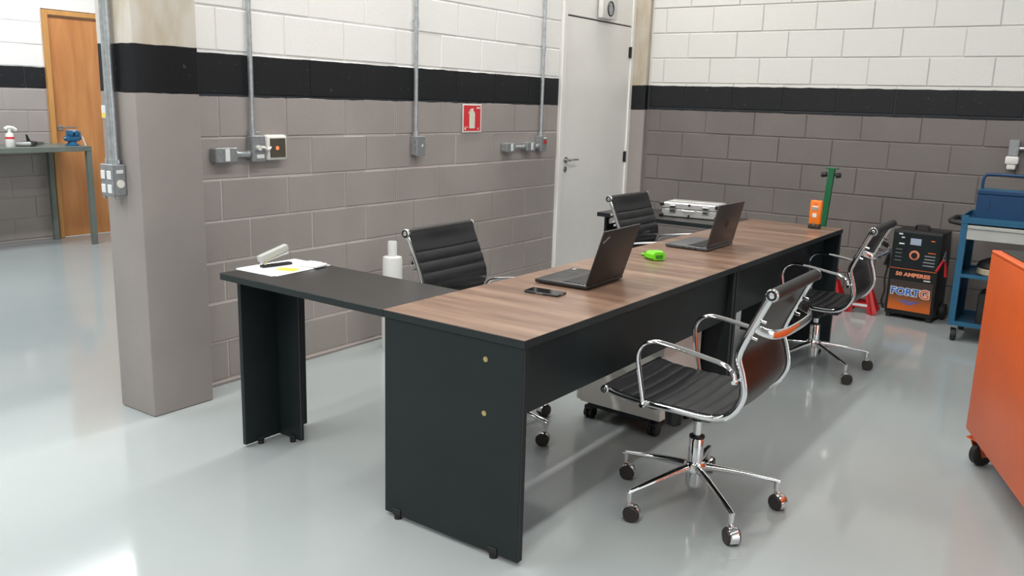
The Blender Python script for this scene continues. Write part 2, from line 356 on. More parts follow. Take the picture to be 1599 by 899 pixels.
ZB, CH = .021, .1962
BLK_D = .006                      # how proud a block face stands of the mortar
def block_mesh(wd, ht, BLK_D=.006):
    """block face slab with chamfered arris: front at y=-BLK_D, back at y=+.004 (sunk in the wall)"""
    bm = BM(); c = .0035; a = wd / 2; h = ht / 2
    back = [bm.verts.new((sx * a, .004, sz * h)) for sx, sz in ((-1, -1), (1, -1), (1, 1), (-1, 1))]
    mid = [bm.verts.new((sx * a, -BLK_D + c, sz * h)) for sx, sz in ((-1, -1), (1, -1), (1, 1), (-1, 1))]
    fr = [bm.verts.new((sx * (a - c), -BLK_D, sz * (h - c))) for sx, sz in ((-1, -1), (1, -1), (1, 1), (-1, 1))]
    for i in range(4):
        j = (i + 1) % 4
        bm.faces.new((back[i], back[j], mid[j], mid[i])); bm.faces.new((mid[i], mid[j], fr[j], fr[i]))
    bm.faces.new(fr)
    bmesh.ops.recalc_face_normals(bm, faces=bm.faces)
    if fr[0].link_faces[0].normal.length and [f for f in bm.faces if len(f.verts) == 4 and all(v in fr for v in f.verts)][0].normal.y > 0:
        bmesh.ops.reverse_faces(bm, faces=bm.faces)
    me = bpy.data.meshes.new('block'); bm.to_mesh(me); bm.free(); return me
_bm = {}
def block(wd, mat, dep=.006):
    k = (round(wd, 3), mat.name)
    if k not in _bm:
        me = block_mesh(wd, CH - .009, dep); me.materials.append(mat); _bm[k] = me
    return _bm[k]
def lay(parent, horiz, face, s0, s1, r0, r1, odd_off, even_off, mat, skip=None, dep=.006):
    """horiz 'y': wall along Y facing +X at x=face; 'x': wall along X facing -Y at y=face. rows r: course from ZB+CH*r"""
    for r in range(r0, r1):
        off = even_off if r % 2 == 0 else odd_off
        k = math.floor((s0 - off) / .4)
        while True:
            a = off + .4 * k; b2 = a + .4; k += 1
            if a >= s1: break
            a = max(a, s0); b2 = min(b2, s1)
            if b2 - a < .03: continue
            segs = [(a, b2)]
            if skip:
                for (q0, q1, zt) in skip:
                    if ZB + CH * r < zt:
                        new = []
                        for (u, v) in segs:
                            if v <= q0 or u >= q1: new.append((u, v))
                            else:
                                if q0 - u > .03: new.append((u, q0))
                                if v - q1 > .03: new.append((q1, v))
                        segs = new
            for (u, v) in segs:
                me = block(v - u - .006, mat, dep); z = ZB + CH * (r + .5); c = (u + v) / 2
                dj = random.uniform(-.0025, .0015)
                if horiz == 'y': inst('block', me, parent, (face + dj, c, z), (random.uniform(-.0012, .0012), 0, PI / 2 + random.uniform(-.004, .004)))
                else: inst('block', me, parent, (c, face - dj, z), (random.uniform(-.0012, .0012), random.uniform(-.0012, .0012), random.uniform(-.004, .004)))
# left wall (mortar plane at x=-BLK_D so block faces are at x~0)
bm = BM(); g = -BLK_D
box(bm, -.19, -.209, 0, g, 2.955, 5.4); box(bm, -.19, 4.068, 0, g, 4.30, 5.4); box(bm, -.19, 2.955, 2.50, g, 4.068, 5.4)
wl = tag(obj('wall_left', bm, M['mortar_left_lit']), kind='structure')
lay(wl, 'y', g, -.205, 2.950, 0, 13, .16, .0, M['paint_left'])
# back wall
YB = 4.104
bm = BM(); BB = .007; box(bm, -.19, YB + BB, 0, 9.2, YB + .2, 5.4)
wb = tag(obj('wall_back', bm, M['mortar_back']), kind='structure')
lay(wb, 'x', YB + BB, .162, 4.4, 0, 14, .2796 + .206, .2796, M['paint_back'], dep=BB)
# far wall of the side room
XF = -4.775
bm = BM(); box(bm, -4.97, -9.2, 0, XF - BLK_D, 1.64, 5.4); box(bm, -4.97, 1.64, 2.115, XF - BLK_D, 2.62, 5.4); box(bm, -4.97, 2.62, 0, XF - BLK_D, 7.2, 5.4)
wf = tag(obj('wall_far', bm, M['mortar_far']), kind='structure')
lay(wf, 'y', XF - BLK_D, -.2, 1.635, 0, 13, .25, .05, M['paint_far'])
# concrete skirting fillet that runs at the wall foot
def fillet(name, pts, mat):
    bm = BM(); tube(bm, pts, .007, .010, seg=8); tag(obj(name, bm, mat), kind='structure')
fillet('baseboard_left', [(.001, -.2, .008), (.001, 2.95, .008)], M['paint_left'])
fillet('baseboard_back', [(.16, YB - .001, .008), (9, YB - .001, .008)], M['mortar_back'])
fillet('baseboard_far', [(XF + .001, -9, .008), (XF + .001, 1.63, .008)], M['mortar_far'])
# columns
bm = BM(); box(bm, -.105, -.510, 0, .155, -.207, 5.4, .009, 2)
cl = tag(obj('column', bm, M['column']), 'square column, bare beige concrete above a black band and grey paint', kind='structure')
bm = BM(); box(bm, -.05, 4.072, 0, .085, YB + .02, 5.4); box(bm, .0, 4.060, 0, .150, YB + .02, 5.4, .006, 2)
tag(obj('column', bm, M['pillar']), 'narrow concrete corner pillar between the white door and the back wall', kind='structure')
# door_1: white flush door in the left wall
d1 = tag(bpy.data.objects.new('door_1', None), 'white flush door with lever handle', kind='structure'); COL.objects.link(d1); d1.location = (0, 2.955, 0)
bm = BM(); fw = .050
box(bm, -.10, 0, 0, .022, fw, 2.60, .004); box(bm, -.10, 1.113 - fw, 0, .022, 1.113, 2.60, .004)
obj('door_frame', bm, M['frame_white'], d1)
bm = BM(); box(bm, -.06, fw + .003, .008, .008, 1.060, 2.030, .003); leaf = obj('door_leaf', bm, M['door_white'], d1)
bm = BM(); box(bm, -.06, fw, 2.040, .010, 1.063, 2.60, .003); obj('transom_panel', bm, M['door_white'], d1)
bm = BM(); box(bm, -.05, fw, 2.029, -.004, 1.063, 2.041); obj('door_gap_shade', bm, M['gap_fill'], d1)  # dark strip paints the shade of the open gap above the leaf
bm = BM(); cyl(bm, (.008, .110, .985), (.018, .110, .985), .024, seg=20); cyl(bm, (.018, .110, .985), (.055, .110, .985), .010)
tube(bm, catmull([(.050, .110, .985), (.056, .135, .988), (.056, .180, .988), (.054, .225, .986)], 4), .009, .007, seg=10)
obj('door_handle', bm, M['steel'], leaf)
bm = BM(); cyl(bm, (.008, .110, .915), (.014, .110, .915), .022, seg=20); cyl(bm, (.014, .110, .915), (.017, .110, .915), .009, seg=12)
obj('keyhole_plate', bm, M['steel'], leaf)
for zz in (1.83, .98, .25):
    bm = BM(); cyl(bm, (.016, 1.063, zz - .045), (.016, 1.063, zz + .045), .008, seg=12); box(bm, .009, 1.035, zz - .042, .012, 1.063, zz + .042); obj('hinge', bm, M['dark_metal'], d1)
# alarm box over the door
t = thing('alarm_sounder', 'square white alarm sounder with a dark ring above the white door', 'alarm', (.0232, 3.545, 2.135))
bm = BM(); box(bm, 0, -.118, -.085, .045, .118, .24, .012, 2); obj('housing', bm, M['wplastic'], t)
bm = BM()
tube(bm, [(.047, .045 * math.cos(a * PI / 12), -.008 + .052 * math.sin(a * PI / 12)) for a in range(24)], .006, seg=8, closed=True); obj('ring', bm, M['dark_metal'], t)
bm = BM(); cyl(bm, (.043, 0, -.008), (.049, 0, -.008), .034, seg=24); obj('diffuser', bm, M['print_grey'], t)
# door_2: orange-brown veneer door in the far wall
d2 = tag(bpy.data.objects.new('door_2', None), 'wooden door with light orange-brown veneer in the side room', kind='structure'); COL.objects.link(d2); d2.location = (XF, 1.64, 0)
bm = BM(); box(bm, -.12, 0, 0, .030, .045, 2.105, .004); box(bm, -.12, .93, 0, .030, .975, 2.105, .004); box(bm, -.12, .045, 2.060, .030, .93, 2.105, .004)
obj('door_frame', bm, M['frame_wood'], d2)
bm = BM(); box(bm, -.05, .050, .006, -.004, .926, 2.056, .003); lf = obj('door_leaf', bm, M['door_wood'], d2)
bm = BM(); cyl(bm, (-.004, .095, 1.045), (.006, .095, 1.045), .026, seg=20); cyl(bm, (.006, .095, 1.045), (.045, .095, 1.045), .009)
tube(bm, [(.045, .09, 1.045), (.047, .15, 1.046), (.047, .225, 1.044)], .010, .008, seg=10); obj('door_handle', bm, M['steel'], lf)
# lamp housings
for i, (x, y, ln, pw) in enumerate(LAMPS):
    bm = BM(); box(bm, x - .10, y - ln / 2, LZ - .06, x + .10, y + ln / 2, LZ); box(bm, x - .01, y - ln / 2 + .3, LZ, x + .01, y - ln / 2 + .32, 5.4); box(bm, x - .01, y + ln / 2 - .32, LZ, x + .01, y + ln / 2 - .3, 5.4)
    tag(obj('lamp_housing_%d' % (i + 1), bm, M['lamp_body']), kind='structure')

# ================================================================= conduits and boxes on the walls
def conduit_thing(label, y, z0, z1, x=.026, r=.0125, couplers=(), loc=None):
    t = thing('conduit_run', label, 'conduit', (x, y, 0))
    bm = BM(); cyl(bm, (0, 0, z0), (0, 0, z1), r, seg=14); obj('pipe', bm, M['galv'], t)
    for zc in couplers:
        bm = BM(); cyl(bm, (0, 0, zc - .022), (0, 0, zc + .022), r + .004, seg=14); cyl(bm, (-.005, 0, zc + .012), (-.005, r + .013, zc + .012), .0045, seg=8); cyl(bm, (-.005, -r - .013, zc + .012), (-.005, 0, zc + .012), .0045, seg=8)
        obj('pipe_coupler', bm, M['galv'], t)
    return t
def cbox(t, y0, y1, z0, z1, x0=-.0245, x1=.028, name='junction_box'):
    """cast box relative to conduit axis"""
    bm = BM(); box(bm, x0, y0, z0, x1 - .008, y1, z1, .004); box(bm, x1 - .008, y0 - .002, z0 - .002, x1, y1 + .002, z1 + .002, .003)
    for sy in (y0 + .006, y1 - .006):
        for sz in (z0 + .006, z1 - .006): cyl(bm, (x1, sy, sz), (x1 + .002, sy, sz), .003, seg=8)
    return obj(name, bm, M['cast'], t)
# conduit 1 with the reader
t = conduit_thing('galvanised conduit nearest the column, ending at the white card reader', .166, 1.215, 5.3, couplers=(2.6,))
b1 = cbox(t, -.020, .052, 1.085, 1.206)
bm = BM(); cyl(bm, (0, 0, 1.200), (0, 0, 1.232), .019, seg=14); cyl(bm, (0, .012, 1.222), (0, .040, 1.222), .005, seg=8); obj('pipe_connector', bm, M['galv'], t)
bm = BM(); box(bm, .028, .0, 1.100, .031, .042, 1.118); obj('blank_plate', bm, M['label_white'], b1)
bm = BM(); cyl(bm, (.0, -.020, 1.120), (.0, -.112, 1.120), .0135, seg=14); cyl(bm, (0, -.020, 1.12), (0, -.040, 1.12), .018, seg=12); cyl(bm, (0, -.095, 1.12), (0, -.112, 1.12), .018, seg=12)
obj('pipe', bm, M['galv'], t)
b2 = cbox(t, -.228, -.112, 1.088, 1.152)
bm = BM(); box(bm, .028, -.180, 1.092, .031, -.155, 1.148, .001); obj('switch_plate', bm, M['label_white'], b2)
bm = BM(); tube(bm, catmull([(.03, .012, 1.150), (.045, .03, 1.152), (.03, .065, 1.140), (.015, .095, 1.155), (.005, .09, 1.195), (0, .085, 1.21)], 5), .007, seg=8); cyl(bm, (.028, .008, 1.15), (.045, .008, 1.15), .012, seg=12)
obj('white_cable', bm, M['wplastic'], t)
t = thing('card_reader', 'square white card reader with dark face and glowing red light', 'card reader', (.0062, .2985, 1.148))
bm = BM(); box(bm, 0, -.064, -.062, .040, .064, .062, .014, 3); obj('housing', bm, M['wplastic'], t)
bm = BM(); box(bm, .040, -.046, -.048, .0425, .050, .046, .001); f = obj('face_plate', bm, M['reader'], t)
bm = BM(); cyl(bm, (.0425, -.002, -.002), (.0435, -.002, -.002), .0095, seg=16); obj('indicator_light', bm, M['red_lamp'], f)
# conduit 2
t = conduit_thing('galvanised conduit left of the red sign, ending at a two-gang box', 1.345, 1.185, 5.3, couplers=(1.83, 2.7))
b = cbox(t, -.020, .055, 1.075, 1.188)
bm = BM(); cyl(bm, (0, 0, 1.182), (0, 0, 1.215), .019, seg=14); obj('pipe_connector', bm, M['galv'], t)
bm = BM(); box(bm, .028, .022, 1.125, .0305, .034, 1.140, .001); obj('blank_plate', bm, M['label_white'], b)
bm = BM(); cyl(bm, (.012, -.022, 1.135), (.012, -.024, 1.135), .010, seg=14); obj('knockout', bm, M['galv'], b)
# conduit 3
t = conduit_thing('galvanised conduit beside the white door, ending at a box with a red socket', 2.690, 1.175, 5.3, couplers=(1.78, 2.62))
b = cbox(t, -.034, .040, 1.065, 1.172)
bm = BM(); cyl(bm, (0, 0, 1.165), (0, 0, 1.190), .018, seg=14); obj('pipe_connector', bm, M['galv'], t)
bm = BM(); box(bm, .028, -.002, 1.118, .033, .034, 1.142, .001); obj('red_socket', bm, M['red_plug'], b)
bm = BM(); box(bm, .028, -.002, 1.152, .031, .032, 1.163, .001); obj('blank_plate', bm, M['label_white'], b)
for (a0, a1, k) in ((-.205, -.105, 0), (-.450, -.350, 1)):
    bb = cbox(t, a0, a1, 1.072, 1.128)
    bm = BM(); box(bm, .028, a0 + .045, 1.076, .031, a0 + .072, 1.124, .001); obj('switch_plate', bm, M['label_white'], bb)
    e = -.034 if k == 0 else -.205
    bm = BM(); cyl(bm, (0, a1, 1.098), (0, e, 1.098), .013, seg=14); cyl(bm, (0, a1, 1.098), (0, a1 + .022, 1.098), .018, seg=12); cyl(bm, (0, e - .022, 1.098), (0, e, 1.098), .018, seg=12); obj('pipe', bm, M['galv'], t)
# conduit on the column
t = thing('conduit_run', 'twin galvanised conduit on the column with a four-socket box at its foot', 'conduit', (.012, -.536, 0))
for dx in (-.014, .013):
    bm = BM(); cyl(bm, (dx, 0, 1.105), (dx, -.0, 5.3), .0125, seg=14); obj('pipe', bm, M['galv'], t)
bm = BM()
for dx in (-.014, .013): cyl(bm, (dx, 0, 1.092), (dx, 0, 1.118), .017, seg=14)
cyl(bm, (-.034, -.015, 1.10), (-.034, -.015, 1.120), .005, seg=8); cyl(bm, (.034, .0, 1.10), (.034, 0, 1.118), .005, seg=8); obj('pipe_connector', bm, M['galv'], t)
bm = BM(); box(bm, -.042, -.030, .968, .043, .0255, 1.098, .004); box(bm, -.044, -.038, .966, -.0005, -.028, 1.100, .003); box(bm, .0005, -.038, .966, .045, -.028, 1.100, .003)
for px_ in (-.035, .035):
    cyl(bm, (px_, -.03, .955), (px_, -.03, .965), .007, seg=8)
b = obj('junction_box', bm, M['cast'], t)
for cx in (-.022, .023):
    for cz in (1.055, .998):
        bm = BM(); box(bm, cx - .0145, -.042, cz - .018, cx + .0145, -.037, cz + .018, .002); inst_o = obj('socket', bm, M['label_white'], b)
bm = BM(); cyl(bm, (.0425, -.002, 1.018), (.046, -.002, 1.018), .017, seg=20); obj('knockout', bm, M['sign_white'], b)
bm = BM(); box(bm, .042, -.018, 1.062, .0445, .012, 1.076); obj('maker_plate', bm, M['label_white'], b)
# sticker on the column's left edge
bm = BM(); box(bm, -.098, -.5125, 1.285, -.052, -.5105, 1.338, mi=0); box(bm, -.095, -.5132, 1.288, -.055, -.5125, 1.306, mi=1)
tag(obj('sticker', bm, [M['label_white'], M['yellow']]), 'small white and yellow sticker on the column behind the conduit', 'sticker')
# fire sign
t = thing('fire_extinguisher_sign', 'red sign with a white fire extinguisher pictogram on the left wall', 'sign', (.0046, 1.909, 1.293), -.0)
bm = BM(); box(bm, 0, -.098, -.089, .003, .098, .089, .0008); obj('sign_plate', bm, M['sign_white'], t)
bm = BM(); box(bm, .003, -.087, -.080, .0036, .087, .080); f = obj('red_field', bm, M['sign_red'], t)
bm = BM()
prism(bm, [(-.028, -.064), (.028, -.064), (.028, .030), (.022, .040), (.010, .046), (.010, .052), (.014, .060), (-.004, .062), (-.020, .056), (-.036, .038), (-.040, .030), (-.034, .030), (-.024, .044), (-.012, .050), (-.010, .046), (-.022, .040), (-.028, .030)], .0036, .0042, 'yz')
obj('extinguisher_pictogram', bm, M['sign_cream'], f)
bm = BM(); box(bm, .0036, .045, .060, .0041, .080, .070); box(bm, .0036, -.082, -.058, .0041, -.040, -.054); box(bm, .0036, -.080, -.072, .0041, -.062, -.062); box(bm, .0036, .060, -.074, .0041, .068, -.060)
obj('small_print', bm, M['sign_white'], f)
# plug and outlet on the back wall, right
t = thing('wall_outlet', 'grey wall outlet box with a white plug on the back wall, above the blue toolbox', 'outlet', (2.865, YB - .0035, 1.15))
bm = BM(); box(bm, -.030, -.052, .0, .030, 0, .105, .004); obj('junction_box', bm, M['cast'], t)
bm = BM(); cyl(bm, (.03, -.026, .050), (.62, -.026, .050), .0125, seg=14); obj('pipe', bm, M['galv'], t)
bm = BM(); box(bm, -.040, -.070, -.055, .038, -.004, -.002, .010, 2); box(bm, -.028, -.062, -.090, .026, -.010, -.050, .010, 2); obj('plug', bm, M['wplastic'], t)

# ================================================================= desks
TX, TY, TW, TL, TZ, TYAW = 1.560, -.546, .569, 1.6385, .726, -.013
TH = .026
def board(parent, name, x0, y0, z0, x1, y1, z1, mat=None, bev=.0012):
    bm = BM(); box(bm, x0, y0, z0, x1, y1, z1, bev); return obj(name, bm, mat or M['black_board'], parent)
def make_desk(label, near):
    y0 = 0 if near else TL
    c, s = math.cos(TYAW), math.sin(TYAW)
    t = thing('office_desk', label, 'desk', (TX - y0 * s, TY + y0 * c, 0), TYAW, 'L-shaped black and walnut office desks')
    g_ = .0015
    # main top: black edged slab with walnut face
    bm = BM(); box(bm, 0, g_, TZ - TH, TW, TL - g_, TZ - .001, .001); obj('tabletop', bm, M['edge'], t)
    board(t, 'walnut_surface', .0, g_ + .001, TZ - .001, TW - .001, TL - g_ - .001, TZ, M['wood'], 0)
    zt = TZ - TH
    for k, yy in enumerate((.004 + g_, TL - .030 - g_)):
        lp = board(t, 'side_panel', .004, yy, .014, TW - .004, yy + .026, zt - .0005)
        bm = BM(); box(bm, TW - .004, yy + .003, .02, TW - .0030, yy + .004, zt - .004); obj('edge_line', bm, M['chip'], lp)
        for xx in (.06, TW - .10):
            bm = BM(); box(bm, xx - .017, yy - .004, .014, xx + .017, yy - .0002, .036, .001); cyl(bm, (xx, yy + .006, 0), (xx, yy + .006, .013), .014, seg=12); obj('levelling_foot', bm, M['rubber'], lp)
        if near and k == 0:
            for (sx, sz) in ((.425, .641), (.424, .469)):
                bm = BM(); cyl(bm, (sx, yy - .002, sz), (sx, yy + .001, sz), .0085, seg=16); cyl(bm, (sx, yy - .003, sz), (sx, yy - .0015, sz), .0035, seg=6); obj('screw_cap', bm, M['brass'], lp)
    mo = 0 if near else .062
    board(t, 'modesty_panel', TW - .048 - mo, .036, .478 - mo * .5, TW - .030 - mo, TL - .036, zt - .0005)
    # return top
    RW = .869 if near else .850
    ry0, ry1 = (g_, .400) if near else (TL - .455, TL - g_)
    bm = BM(); box(bm, -RW, ry0, TZ - TH, -.0005, ry1, TZ - .001, .001); obj('return_top', bm, M['edge'], t)
    board(t, 'return_surface', -RW + .001, ry0 + .001, TZ - .001, -.0005, ry1 - .001, TZ, M['black_top'], 0)
    lx = -RW + .022
    p = board(t, 'return_leg_panel', lx, ry0 + .060, .012, lx + .020, ry1 - .020, zt - .0005)
    q = board(t, 'return_brace_panel', lx + .0205, (ry0 + ry1) / 2 + .028, .012, lx + .155, (ry0 + ry1) / 2 + .046, zt - .0005)
    bm = BM(); box(bm, lx + .155, (ry0 + ry1) / 2 + .030, .02, lx + .156, (ry0 + ry1) / 2 + .032, zt - .01); obj('edge_line', bm, M['chip'], q)
    for (fx, fy) in ((lx + .024, ry0 + .13), (lx + .024, ry1 - .09)):
        bm = BM(); cyl(bm, (fx, fy, 0), (fx, fy, .014), .012, seg=12); box(bm, fx - .004, fy - .015, .012, fx + .003, fy + .015, .030)
        obj('levelling_foot', bm, M['rubber'], p)
    bm = BM(); fx, fy = lx + .11, (ry0 + ry1) / 2 + .024; cyl(bm, (fx, fy, 0), (fx, fy, .014), .012, seg=12); box(bm, fx - .015, fy - .004, .012, fx + .015, fy + .003, .028); obj('levelling_foot', bm, M['rubber'], q)
    return t
make_desk('nearer walnut and black office desk with papers on its black return', True)
make_desk('farther walnut and black office desk with the aluminium case on its return', False)
def TP(x, y, z=0):
    c, s = math.cos(TYAW), math.sin(TYAW); return (TX + x * c - y * s, TY + x * s + y * c, z)

# white pedestal under the near desk
t = thing('drawer_pedestal', 'white mobile drawer pedestal under the nearer walnut desk', 'drawer unit', (1.80, .872, 0), -.05)
bm = BM(); box(bm, -.195, -.175, .078, .215, .175, .60, .002); obj('carcass', bm, M['pedestal'], t)
for z0, z1 in ((.085, .250), (.255, .420), (.425, .590)):
    bm = BM(); box(bm, -.214, -.175, z0, -.196, .175, z1, .002); d = obj('drawer', bm, M['pedestal'], t)
    bm = BM(); box(bm, -.228, -.06, (z0 + z1) / 2 - .006, -.2142, .06, (z0 + z1) / 2 + .006, .003); obj('drawer_handle', bm, M['steel'], d)
for sx in (-.155, .175):
    for sy in (-.145, .145):
        bm = BM(); cyl(bm, (sx, sy, .06), (sx, sy, .079), .011, seg=10); cyl(bm, (sx - .02, sy, .026), (sx - .004, sy, .026), .026, seg=18); cyl(bm, (sx + .004, sy, .026), (sx + .02, sy, .026), .026, seg=18); box(bm, sx - .022, sy - .024, .040, sx + .022, sy + .024, .062, .006)
        obj('caster', bm, M['black_plastic'], t)
bm = BM(); box(bm, -.15, -.17, .060, .17, .17, .0775); obj('bottom_board', bm, M['black_board'], t)

# ================================================================= chairs
W = .215
PROF = catmull([(.262, 0, .430), (.20, 0, .419), (.10, 0, .413), (-.015, 0, .413), (-.10, 0, .412), (-.150, 0, .418), (-.192, 0, .440), (-.221, 0, .483), (-.230, 0, .526), (-.218, 0, .583), (-.203, 0, .632), (-.214, 0, .677), (-.245, 0, .748), (-.268, 0, .800), (-.291, 0, .849)], 8)
def resample(P, n):
    d = [0]
    for a, b in zip(P, P[1:]): d.append(d[-1] + (b - a).length)
    out = []
    for i in range(n):
        s = d[-1] * i / (n - 1); j = max(k for k in range(len(d)) if d[k] <= s + 1e-9); j = min(j, len(P) - 2)
        out.append((s, P[j].lerp(P[j + 1], (s - d[j]) / max(1e-9, d[j + 1] - d[j]))))
    return out, d[-1]
def sling():
    n = 190; pts, Ltot = resample(PROF, n); m = 12
    hw = W + .001
    bm = BM(); F = []; K = []
    for i, (s, p) in enumerate(pts):
        a = pts[max(0, i - 1)][1]; b = pts[min(n - 1, i + 1)][1]; t = (b - a).normalized(); nn = Vector((t.z, 0, -t.x))
        sb = Ltot - s
        if sb < .085: rib = .8
        elif s < .045: rib = .8
        else:
            ph = ((sb - .085) / .0475) % 1.0; rib = min(1, abs(math.sin(PI * ph)) ** .40)
            if p.x > -.2215 and p.z < .4865: rib = .2 + .8 * rib
        rf, rk = [], []
        for j in range(m + 1):
            y = -hw + 2 * hw * j / m; e = abs(y) / hw; edge = 1 if e < .9 else .55
            sag = -.009 * (1 - e * e)
            if sb < .05: k_ = max(0, 1 - sb / .05); k_ = k_ * k_ * (3 - 2 * k_)
            else: k_ = 0
            rf.append(bm.verts.new(p + nn * ((.0115 + .0088 * rib * edge + sag) * (1 - k_) + .0185 * k_) + Vector((0, y, 0))))
            rk.append(bm.verts.new(p + nn * ((.0045 + sag) * (1 - k_) - .0185 * k_) + Vector((0, y, 0))))
        F.append(rf); K.append(rk)
    for i in range(n - 1):
        for j in range(m):
            bm.faces.new((F[i][j], F[i][j + 1], F[i + 1][j + 1], F[i + 1][j])).material_index = 0
            bm.faces.new((K[i][j + 1], K[i][j], K[i + 1][j], K[i + 1][j + 1])).material_index = 1
        bm.faces.new((F[i][0], F[i + 1][0], K[i + 1][0], K[i][0])); bm.faces.new((F[i][m], K[i][m], K[i + 1][m], F[i + 1][m]))
    bm.faces.new(F[0] + K[0][::-1]); bm.faces.new(F[-1] + K[-1][::-1])
    return bm
def split_sling():
    """one strip cut in two meshes: seat cushion and backrest"""
    out = []
    for part in (0, 1):
        bm = sling()
        kill = [f for f in bm.faces if ((f.calc_center_median().x > -.2215 and f.calc_center_median().z < .4865) != (part == 0))]
        bmesh.ops.delete(bm, geom=kill, context='FACES'); out.append(bm)
    return out
CH_PARTS = {}
def make_chair(label, x, y, th, dz, ang, grp):
    """x,y: column on the floor; th: direction the sitter faces; ang: direction of the first base leg (world)"""
    t = thing('office_chair', label, 'chair', (x, y, 0), th, grp)
    P = CH_PARTS
    if not P:
        def mesh(name, bm, mat):
            o = obj(name, bm, mat); me = o.data; bpy.data.objects.remove(o); return me
        s_, b_ = split_sling()
        P['seat'] = mesh('seat', s_, [M['leather'], M['leather_back_reflect']]); P['backrest'] = mesh('backrest', b_, [M['leather'], M['leather_back_reflect']])
        fr = []
        for sg in (-1, 1):
            bm = BM(); tube(bm, [p + Vector((0, sg * W, 0)) for p in PROF], .0075, .0105, seg=10, side=(0, 1, 0)); fr.append(mesh('side_frame', bm, M['chrome']))
        P['frames'] = fr
        ro = []
        for (u, z, r, nm) in ((.264, .431, .0150, 'front_roller'), (-.292, .850, .0195, 'top_roller')):
            bm = BM(); cyl(bm, (u, -W - .001, z), (u, W + .001, z), r, seg=22); ro.append((nm, mesh(nm, bm, M['leather_roll']), []))
            for sg in (-1, 1):
                y0 = sg * (W + .001)
                bm = BM(); lathe(bm, [(r + .0008, 0), (r + .0008, .009), (r - .001, .0115), (r * .84, .0120), (r * .80, .009)], (u, y0, z), (0, sg, 0), 24, caps=False); lathe(bm, [(r * .81, .0096), (r * .45, .0096)], (u, y0, z), (0, sg, 0), 24, mi=1, caps=False); lathe(bm, [(r * .46, .0090), (r * .46, .0118), (r * .40, .0125), (r * .20, .0125), (r * .18, .011), (0, .011)], (u, y0, z), (0, sg, 0), 20); ro[-1][2].append(mesh('end_cap', bm, [M['chrome'], M['rubber']]))
        P['rollers'] = ro
        arms = []
        AP = catmull([(.106, 0, .408), (.110, 0, .440), (.124, 0, .505), (.135, 0, .570), (.128, 0, .605), (.108, 0, .628), (.076, 0, .640), (.03, 0, .638), (-.04, 0, .629), (-.105, 0, .619), (-.150, 0, .612), (-.182, 0, .600), (-.199, 0, .580), (-.204, 0, .556)], 6)
        for sg in (-1, 1):
            bm = BM(); tube(bm, [p + Vector((0, sg * (W + .019), 0)) for p in AP], .0125, .0075, seg=12, side=(0, 1, 0))
            a = mesh('armrest', bm, M['chrome'])
            bm = BM()
            for (u, z) in ((.106, .414), (-.206, .562)):
                cyl(bm, (u, sg * (W - .004), z), (u, sg * (W + .034), z), .0075, seg=12); cyl(bm, (u, sg * (W + .030), z), (u, sg * (W + .038), z), .0105, .007, seg=12)
            arms.append((a, mesh('bolt', bm, M['chrome'])))
        P['arms'] = arms
        bm = BM(); u0, z0 = -.247, .737
        bp = catmull([(u0 - .004, -W, z0 + .002), (u0 - .022, -W + .004, z0 - .006), (u0 - .048, -W + .022, z0 - .014), (u0 - .062, -W * .68, z0 - .018), (u0 - .068, -W * .3, z0 - .020), (u0 - .068, W * .3, z0 - .020), (u0 - .062, W * .68, z0 - .018), (u0 - .048, W - .022, z0 - .014), (u0 - .022, W - .004, z0 - .006), (u0 - .004, W, z0 + .002)], 6)
        tube(bm, bp, .0150, .0055, seg=14, side=(.12, 0, 1)); P['brace'] = mesh('back_brace', bm, M['chrome'])
        bm = BM()
        for sg in (-1, 1):
            for dzb, du in ((.028, -.012), (-.030, .012)):
                cyl(bm, (u0 + du - .004, sg * (W - .001), z0 + dzb), (u0 + du - .020, sg * (W - .001), z0 + dzb - .004), .0060, seg=12)
        P['brace_bolt'] = mesh('bolt', bm, M['chrome'])
        # under-seat spreaders and tilt mechanism
        sp = []
        for u in (.085, -.105):
            bm = BM(); tube(bm, catmull([(u, -W, .404), (u, -W + .04, .392), (u, 0, .388), (u, W - .04, .392), (u, W, .404)], 4), .016, .005, seg=10, side=(1, 0, 0)); sp.append(mesh('seat_spreader', bm, M['dark_metal']))
        P['spreaders'] = sp
        bm = BM(); box(bm, -.125, -.045, .352, .115, .045, .386, .010, 2); box(bm, -.05, -.034, .335, .05, .034, .356, .006); P['mech'] = mesh('tilt_mechanism', bm, M['dark_metal'])
        bm = BM(); lathe(bm, [(.012, .0), (.030, -.006), (.034, -.018), (.031, -.068), (.022, -.076), (0, -.076)], (.098, -.01, .346), (0, 0, 1), 20); P['knob'] = mesh('tension_knob', bm, M['black_plastic'])
        bm = BM(); tube(bm, [(-.02, -.04, .362), (-.02, -.13, .360), (-.025, -.20, .352)], .005, seg=8); box(bm, -.045, -.225, .345, -.008, -.180, .357, .005); P['lever'] = mesh('height_lever', bm, M['black_plastic'])
        bm = BM(); cyl(bm, (0, 0, .255), (0, 0, .322), .0145, seg=20); P['rod'] = mesh('gas_lift_rod', bm, M['chrome'])
        bm = BM(); cyl(bm, (0, 0, .316), (0, 0, .340), .023, .026, seg=20); P['collar'] = mesh('collar', bm, M['black_plastic'])
        bm = BM(); lathe(bm, [(.0265, .150), (.0265, .243), (.024, .248), (0, .248)], seg=24); P['tube'] = mesh('gas_lift_tube', bm, M['chrome'])
        bm = BM(); lathe(bm, [(.0235, .2482), (.0275, .250), (.0275, .2575), (.016, .259)], seg=24); P['ring'] = mesh('ring', bm, M['black_plastic'])
        bm = BM(); lathe(bm, [(.022, .062), (.030, .072), (.031, .120), (.040, .128), (.040, .150), (.034, .160), (.027, .162)], seg=24); P['hub'] = mesh('hub', bm, M['chrome'])
